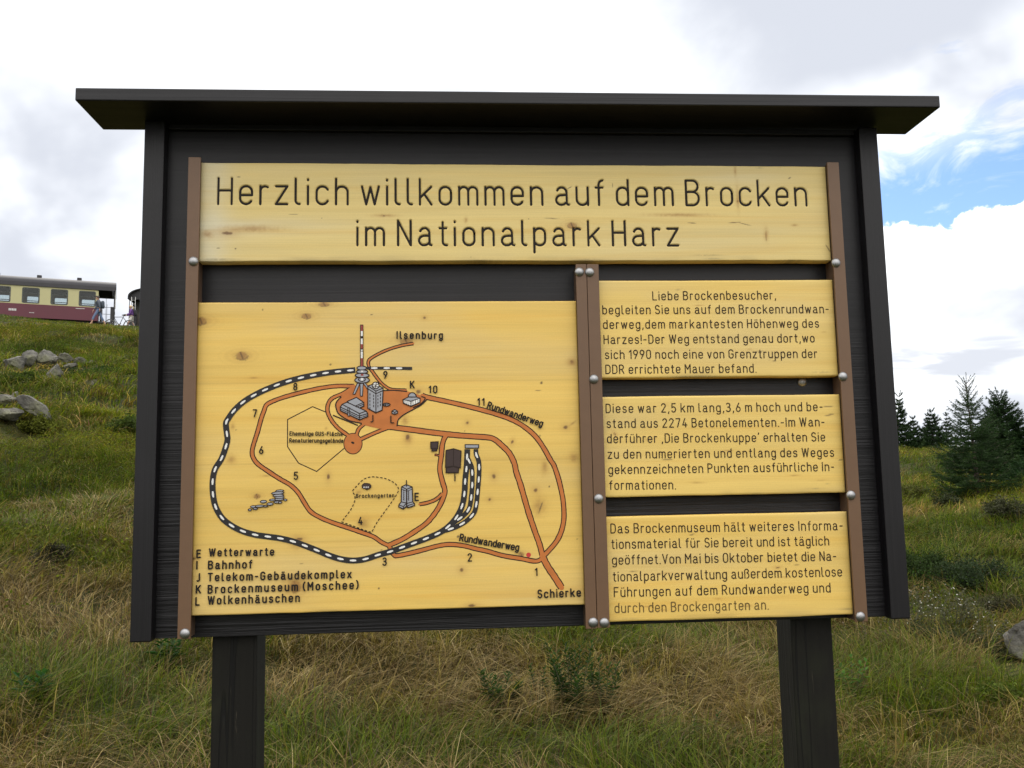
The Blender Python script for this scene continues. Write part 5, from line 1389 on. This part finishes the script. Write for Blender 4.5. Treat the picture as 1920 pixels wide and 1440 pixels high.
ps = [heath(130000, -29, -15.5, 11, 56, (.015, .034)), heath(110000, 23, 39, 7.2, 44, (.012, .030)), heath(12000, -16, 24, 10, 54, (.05, .09)), heath(5000, -33, 41, 5.2, 11, (.022, .045))]
o = 0; VV = []; CC = []; QQ = []
for v, c, q in ps: VV.append(v); CC.append(c); QQ.append(q+o); o += len(v)
np_mesh('heath_ground_cover', np.concatenate(VV), [np.concatenate(QQ)], M_HEATH, np.concatenate(CC), kind='stuff')

# ------------------------------------------------------------------ spruces
def spruce(loc, h, cr, seed, label, needle=0.03, nw=0.006, whorls=26, bare=0.12, flag=0.0, lean=0.0, dens=1.0, group='spruces on the right hand slope', twig_n=9, per=20, col=(0.018, 0.040, 0.016), skirt=1.0, name='spruce'):
    r = np.random.default_rng(seed)
    root = empty(name, loc, 0, label=label, cat='spruce tree', group=group)
    mb = MB()
    tp = [(lean*h*t*t, 0.02*h*math.sin(t*4+seed), h*t) for t in np.linspace(-0.03, 1, 14)]
    mb.tube(tp, [max(0.020*h*(1-t)**0.9, 0.004) for t in np.linspace(0, 1, 14)], 8)
    mb.build('trunk', M_BARK, root, True)
    tw = MB(); N0 = []; N1 = []; SC_ = []
    A = []; B = []
    def trunk_at(t): return np.array([lean*h*t*t, 0.02*h*math.sin(t*4+seed), h*t])
    segs = []
    for w_ in range(whorls):
        t = 0.03+0.955*(w_/(whorls-1))**0.92
        nb = int(r.integers(5, 8)*dens) if t < 0.9 else 5
        ph0 = r.uniform(0, 2*PI)
        for b_ in range(nb):
            ph = ph0+2*PI*b_/nb+r.normal(0, .25)
            Lb = cr*((1-t)**0.82*(skirt if t < .35 else 1)+0.05)*r.uniform(0.62, 1.12)
            if flag: Lb *= 1-flag*max(0, -math.cos(ph))*min(1, t*2.2)
            if t > 1-bare: Lb = cr*r.uniform(.10, .17)+0.03*h*(1-t)/bare
            if Lb < 0.03: continue
            rise = (0.75*t**1.3-0.10)*r.uniform(.7, 1.3)
            if t > 1-bare: rise = r.uniform(.7, 1.25)
            d = np.array([math.cos(ph), math.sin(ph), 0.0])
            p0 = trunk_at(t)
            pts = [p0+d*Lb*u+np.array([0, 0, Lb*(rise*u-0.20*math.sin(u*PI)*(1-t)+0.16*u*u)]) for u in np.linspace(0, 1, 6)]
            tw.tube(pts, [max(.010*h*(1-t)*.45, .003)*(1-.75*u)+.0012 for u in np.linspace(0, 1, 6)], 4, cap=False)
            sd = np.array([-d[1], d[0], 0.0])
            for q in range(5): segs.append((pts[q], pts[q+1], 1.0 if q > 0 else 0.35))
            if t > 1-bare*0.7: continue
            k_ = max(2, int(twig_n*Lb/cr*1.2)+2)
            for i in range(k_):
                u = 0.18+0.78*(i+r.random()*.6)/k_
                base = p0+d*Lb*u+np.array([0, 0, Lb*(rise*u-0.20*math.sin(u*PI)*(1-t)+0.16*u*u)])
                for s_ in (-1, 1):
                    lt = Lb*0.46*(1-u*.72)*r.uniform(.6, 1.15)
                    dv = d*0.75+sd*s_*0.8+np.array([0, 0, r.normal(0.02, .14)])
                    dv /= np.linalg.norm(dv)
                    e = base+dv*lt
                    segs.append((base, e, 1.0))
                    if lt > 0.16*cr:
                        for uu in (.4, .7):
                            for s2 in (-1, 1):
                                dv2 = dv*.7+np.cross(dv, [0, 0, 1])*s2*.7+np.array([0, 0, r.normal(0, .12)])
                                segs.append((base+dv*lt*uu, base+dv*lt*uu+dv2/np.linalg.norm(dv2)*lt*.42, 1.0))
    S0 = np.array([s_[0] for s_ in segs]); S1 = np.array([s_[1] for s_ in segs]); W_ = np.array([s_[2] for s_ in segs])
    ln_ = np.linalg.norm(S1-S0, axis=1)
    cnt = np.maximum((ln_*per/needle*0.16*W_*dens), 1).astype(int)
    idx = np.repeat(np.arange(len(segs)), cnt); n = len(idx)
    u = r.random(n)[:, None]
    ax = (S1-S0)[idx]/np.maximum(ln_[idx], 1e-6)[:, None]
    base = S0[idx]+(S1-S0)[idx]*u
    rv = r.normal(0, 1, (n, 3)); rv[:, 2] += .35; rv -= ax*(rv*ax).sum(1)[:, None]; rv /= np.linalg.norm(rv, axis=1)[:, None]+1e-9
    dirn = ax*.75+rv*.75; dirn /= np.linalg.norm(dirn, axis=1)[:, None]
    side = np.cross(dirn, rv); side /= np.linalg.norm(side, axis=1)[:, None]+1e-9
    L_ = needle*r.uniform(.7, 1.25, n)[:, None]; Wd = nw*r.uniform(.7, 1.2, n)[:, None]
    V = np.stack([base-side*Wd*.5, base+side*Wd*.5, base+dirn*L_], 1).reshape(-1, 3)
    tone = r.uniform(.6, 1.35, len(segs))[idx][:, None]*r.uniform(.8, 1.2, (n, 1))
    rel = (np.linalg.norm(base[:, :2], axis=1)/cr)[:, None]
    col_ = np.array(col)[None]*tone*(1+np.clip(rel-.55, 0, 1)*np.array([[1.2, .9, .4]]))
    F = (np.arange(n)*3)[:, None]+np.arange(3)[None]
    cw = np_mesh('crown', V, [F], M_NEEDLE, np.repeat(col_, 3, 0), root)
    tw.build('branches', M_BARK, root)
    return root
def on_ground(px, dep): p = D(px, 900, dep); return (p[0], p[1], tz(p[0], p[1])-0.03)
def tree_at(px, tip, dep, **kw):
    q = on_ground(px, dep)
    top = D(px, tip, dep)[2]
    return spruce(q, top-q[2], **kw)
tree_at(1829, 713, 17.0, cr=1.02, seed=4, label='nearest young spruce with a bare thin leader shoot, left of the darker spruce', whorls=25, bare=.19, needle=.030, nw=.0075, per=46, twig_n=12, col=(.027, .053, .017))
tree_at(1886, 744, 22.5, cr=1.35, seed=8, label='dense dark spruce behind the right side of the nearest young spruce', whorls=30, bare=.05, needle=.045, nw=.013, per=60, twig_n=11, dens=1.2, col=(.021, .044, .014), skirt=1.15)
tree_at(1928, 868, 17.6, cr=0.85, seed=15, label='low bushy spruce cut by the right picture edge', whorls=18, bare=.03, needle=.034, nw=.009, per=60, twig_n=11, dens=1.2, col=(.024, .056, .018))
far = [(1688, 741, 40, 1.15, 'tallest flagged spruce of the far row, close beside the board', .55, .07), (1722, 784, 41, .85, 'small pointed spruce right of the tallest flagged one in the far row', .2, -.02), (1743, 778, 42.5, .75, 'thin ragged spruce standing behind the third tree of the far row', .5, .03),
       (1754, 771, 41, 1.15, 'third and widest spruce of the far row with a pointed top', .15, 0.0), (1780, 778, 42, .8, 'slender spruce between the widest far one and the nearest young spruce', .35, .02), (1655, 752, 41, 1.1, 'flagged far spruce half hidden behind the right edge of the board', .5, .05), (1862, 772, 44, 1.2, 'far spruce glimpsed between the nearest young spruce and the dark one', .3, 0.0)]
for k, (px, tip, dep, cr, lb, fl, le) in enumerate(far):
    tree_at(px, tip, dep, cr=cr, seed=30+k*7, label=lb, whorls=17, bare=.05, needle=.085, nw=.030, per=55, twig_n=9, flag=fl, lean=le, col=(.018, .036, .012), skirt=1.3)
low = [(1704, 806, 39.5, .75, 'low dark spruce shrub at the foot of the tallest flagged spruce'), (1737, 808, 40, .8, 'low dark spruce shrub left of the widest far spruce'), (1769, 806, 40, .8, 'low dark spruce shrub right of the widest far spruce'), (1668, 798, 39.8, .8, 'low dark spruce shrub between the board edge and the tallest flagged spruce')]
for k, (px, tip, dep, cr, lb) in enumerate(low):
    tree_at(px, tip, dep, cr=cr, seed=90+k*5, label=lb, whorls=9, bare=.02, needle=.09, nw=.034, per=60, twig_n=9, dens=1.4, col=(.020, .040, .013), name='spruce_shrub', group='low spruce shrubs along the far row')

# ------------------------------------------------------------------ weeds and small shrubs near the board
def weed(px, py, h, seed, label, col=(.026, .050, .012), nst=3, ll=.055, lw=.013, nl=22, spread=.06, flower=None, group='leafy weeds in the grass', name='leafy_weed', droop=.2):
    r = np.random.default_rng(seed)
    q = G(px, py)
    root = empty(name, (q[0], q[1], tz(q[0], q[1])), 0, label=label, cat='weed', group=group)
    stm = MB(); LV = []; LC = []; LF = []; o = 0; fl = MB()
    for s_ in range(nst):
        a = r.uniform(0, 2*PI); tip = np.array([math.cos(a)*spread*r.uniform(.4, 1.3), math.sin(a)*spread*r.uniform(.4, 1.3), h*r.uniform(.5, 1.0)])
        b0 = np.array([math.cos(a)*spread*.25, math.sin(a)*spread*.25, -.02])
        stm.tube([b0, b0*.4+tip*.5+np.array([0, 0, .02]), tip], [.0035, .0028, .0012], 5)
        for i in range(nl):
            t = .18+.82*i/(nl-1)
            p = b0*(1-t)+tip*t
            ph = i*2.4+r.normal(0, .3)
            up = .35+.9*t**2-droop
            dv = np.array([math.cos(ph), math.sin(ph), up]); dv /= np.linalg.norm(dv)
            L_ = ll*(1.1-.55*t)*r.uniform(.75, 1.2); sd = np.cross(dv, [0, 0, 1]); sd /= np.linalg.norm(sd)+1e-6
            m1 = p+dv*L_*.45+np.array([0, 0, L_*.05]); e = p+dv*L_-np.array([0, 0, L_*.12])
            LV += [p, m1+sd*lw*.5, e, m1-sd*lw*.5]; c = np.array(col)*r.uniform(.7, 1.35)
            LC += [c*.85, c, c*1.15, c]; LF.append((o, o+1, o+2, o+3)); o += 4
        if flower:
            for k in range(flower):
                c = tip*r.uniform(.75, 1.02)+r.normal(0, .04, 3)*np.array([1, 1, .7])
                fs_ = r.uniform(.5, 1.25); fl.lathe([(.0005*fs_, .005*fs_), (.0045*fs_, .002*fs_), (.006*fs_, 0), (.003*fs_, -.004*fs_), (.0005*fs_, -.005*fs_)], 6, c); stm.tube([tip, c], .0008, 3)
    stm.build('stem', M_STEM, root)
    np_mesh('foliage', np.array(LV), [np.array(LF)], M_WEED, np.array(LC), root)
    if flower: fl.build('flower_heads', M_FLOWER, root, True)
    return root
M_STEM = plain('weed_stem', (.055, .060, .025), .7)
M_FLOWER = plain('white_seed_heads', (.46, .45, .40), .8)
weed(1076, 1345, .44, 1, 'tallest feathery dark green weed below the middle rails of the board', nst=13, nl=44, spread=.12, ll=.085, lw=.014)
weed(1128, 1342, .40, 2, 'feathery dark green weed just right of the tallest one', nst=9, nl=30, spread=.10, ll=.085, lw=.016)
weed(938, 1335, .26, 3, 'feathery weed standing left of the tallest one under the map panel', nst=9, nl=26, spread=.10, ll=.08, lw=.016)
weed(1012, 1318, .22, 5, 'thin feathery weed between the left weed and the tallest one', nst=4, nl=22, spread=.06, ll=.065, lw=.014)
weed(1322, 1395, .20, 8, 'low feathery weed left of the right post', nst=4, nl=18, spread=.10, ll=.055)
weed(304, 1262, .30, 11, 'dark broad leaved weed under the lower left corner of the board', nst=6, nl=12, spread=.12, ll=.12, lw=.030, col=(.020, .055, .014))
weed(64, 1318, .22, 12, 'dark broad leaved weed low at the left picture edge', nst=6, nl=11, spread=.13, ll=.11, lw=.028, col=(.022, .058, .018))
weed(1600, 1300, .24, 14, 'bright green broad leaved weed right of the right post', nst=6, nl=12, spread=.14, ll=.09, lw=.024, col=(.045, .095, .018))
for k, (px, py, hh, lb) in enumerate(((1698, 1200, .40, 'white seeded dry weed closest to the lower right board corner'), (1742, 1190, .44, 'tall white seeded weed left of the middle of the right hand weeds'), (1788, 1196, .42, 'bushy white seeded weed in the middle of the right hand weeds'), (1838, 1188, .40, 'white seeded weed just left of the pale boulder'), (1862, 1238, .34, 'low white seeded weed in front of the pale boulder'))):
    weed(px, py, hh, 40+k, lb, col=(.060, .058, .034), nst=13, nl=18, spread=.20, ll=.065, lw=.022, flower=(2, 3, 1, 1, 1)[k], group='white seeded weeds at the right', name='seeded_weed', droop=.35)
for k, (px, py, hh, lb) in enumerate(((1636, 1232, .26, 'withered brown weed below the lower right board corner'), (1590, 1226, .22, 'withered brown weed right beside the right post'))):
    weed(px, py, hh, 60+k, lb, col=(.085, .062, .040), nst=7, nl=12, spread=.15, ll=.06, lw=.018, group='withered weeds at the right', name='withered_weed', droop=.5)

def shrub(px, py, rx, rz, seed, label, col, n=5200, dep=None, leaf=.030, group='small shrubs on the slope', name='heath_shrub'):
    r = np.random.default_rng(seed)
    q = G(px, py); dp = float((q-CAM)@FWD); s = dp/FPX
    root = empty(name, (q[0], q[1], tz(q[0], q[1])-.02), 0, label=label, cat='shrub', group=group)
    X_, Z_ = rx*s, rz*s
    mb = MB(); tips = []
    for k in range(26):
        a = r.uniform(0, 2*PI); u = r.uniform(.3, 1)
        t_ = np.array([math.cos(a)*X_*u, math.sin(a)*X_*u, Z_*(1.25-.75*u*u)*r.uniform(.7, 1.1)])
        mb.tube([(0, 0, 0), (t_[0]*.35, t_[1]*.35, t_[2]*.55), t_], [.010, .007, .003], 5); tips.append(t_)
    mb.build('twigs', M_BARK, root)
    tips = np.array(tips); k = r.integers(0, len(tips), n); u = r.uniform(.35, 1.05, n)[:, None]
    c = tips[k]*np.concatenate([u, u, u**.8], 1)+r.normal(0, .11*X_, (n, 3)); c[:, 2] = np.abs(c[:, 2])
    cols = np.array(col)[None]*r.uniform(.55, 1.4, (n, 1))*(r.uniform(.7, 1.3, len(tips))[k][:, None])
    V, C_, Q = leaf_quads(c, r.uniform(.7, 1.2, n)*leaf, cols, .8)
    np_mesh('foliage', V, [Q], M_HEATH, C_, root)
shrub(100, 1062, 42, 34, 3, 'dark brownish heather shrub at the edge of the dry grass on the left', (.030, .030, .020), leaf=.024)
shrub(60, 1022, 60, 22, 5, 'yellow green bilberry cushion left of the dark heather shrub', (.085, .095, .018), leaf=.026)
shrub(250, 815, 48, 26, 7, 'rounded green shrub beside the left board edge below the rocks', (.050, .070, .018), leaf=.05)
shrub(78, 815, 40, 28, 9, 'bright yellow green shrub just below the wedge shaped slab', (.090, .100, .016), leaf=.045)
shrub(45, 722, 34, 18, 10, 'green shrub between the outcrop and the lower slabs', (.055, .078, .018), leaf=.06)
shrub(1776, 958, 34, 24, 11, 'dull green shrub at the left foot of the nearest young spruce', (.034, .040, .020), leaf=.045)
shrub(1885, 968, 44, 26, 13, 'weathered grey green shrub at the right foot of the nearest young spruce', (.050, .052, .030), leaf=.04)
shrub(1716, 1090, 74, 46, 15, 'dark green bilberry shrub right of the lower board edge', (.028, .045, .015), leaf=.026, n=11000)
shrub(1835, 1100, 84, 40, 17, 'dark grey green shrub behind the white seeded weeds', (.030, .044, .022), leaf=.026, n=11000)
shrub(1780, 1015, 60, 22, 19, 'pale green low shrub between the spruce and the dark bilberry shrub', (.070, .088, .024), leaf=.03)
shrub(1880, 1330, 46, 40, 21, 'yellow green bilberry shrub below the pale boulder', (.070, .095, .018), leaf=.022, n=6000)
shrub(1700, 930, 40, 14, 23, 'pale yellow green cushion near the board edge left of the spruces', (.085, .090, .028), leaf=.04)
shrub(1745, 1222, 60, 44, 25, 'grey green scrub under the white seeded weeds closest to the board', (.046, .054, .024), leaf=.020, n=8000)
shrub(1822, 1232, 58, 40, 27, 'grey green scrub under the middle white seeded weeds', (.050, .056, .026), leaf=.020, n=8000)
shrub(1880, 1160, 54, 40, 29, 'brownish scrub right behind the pale boulder', (.052, .050, .028), leaf=.020, n=7000)
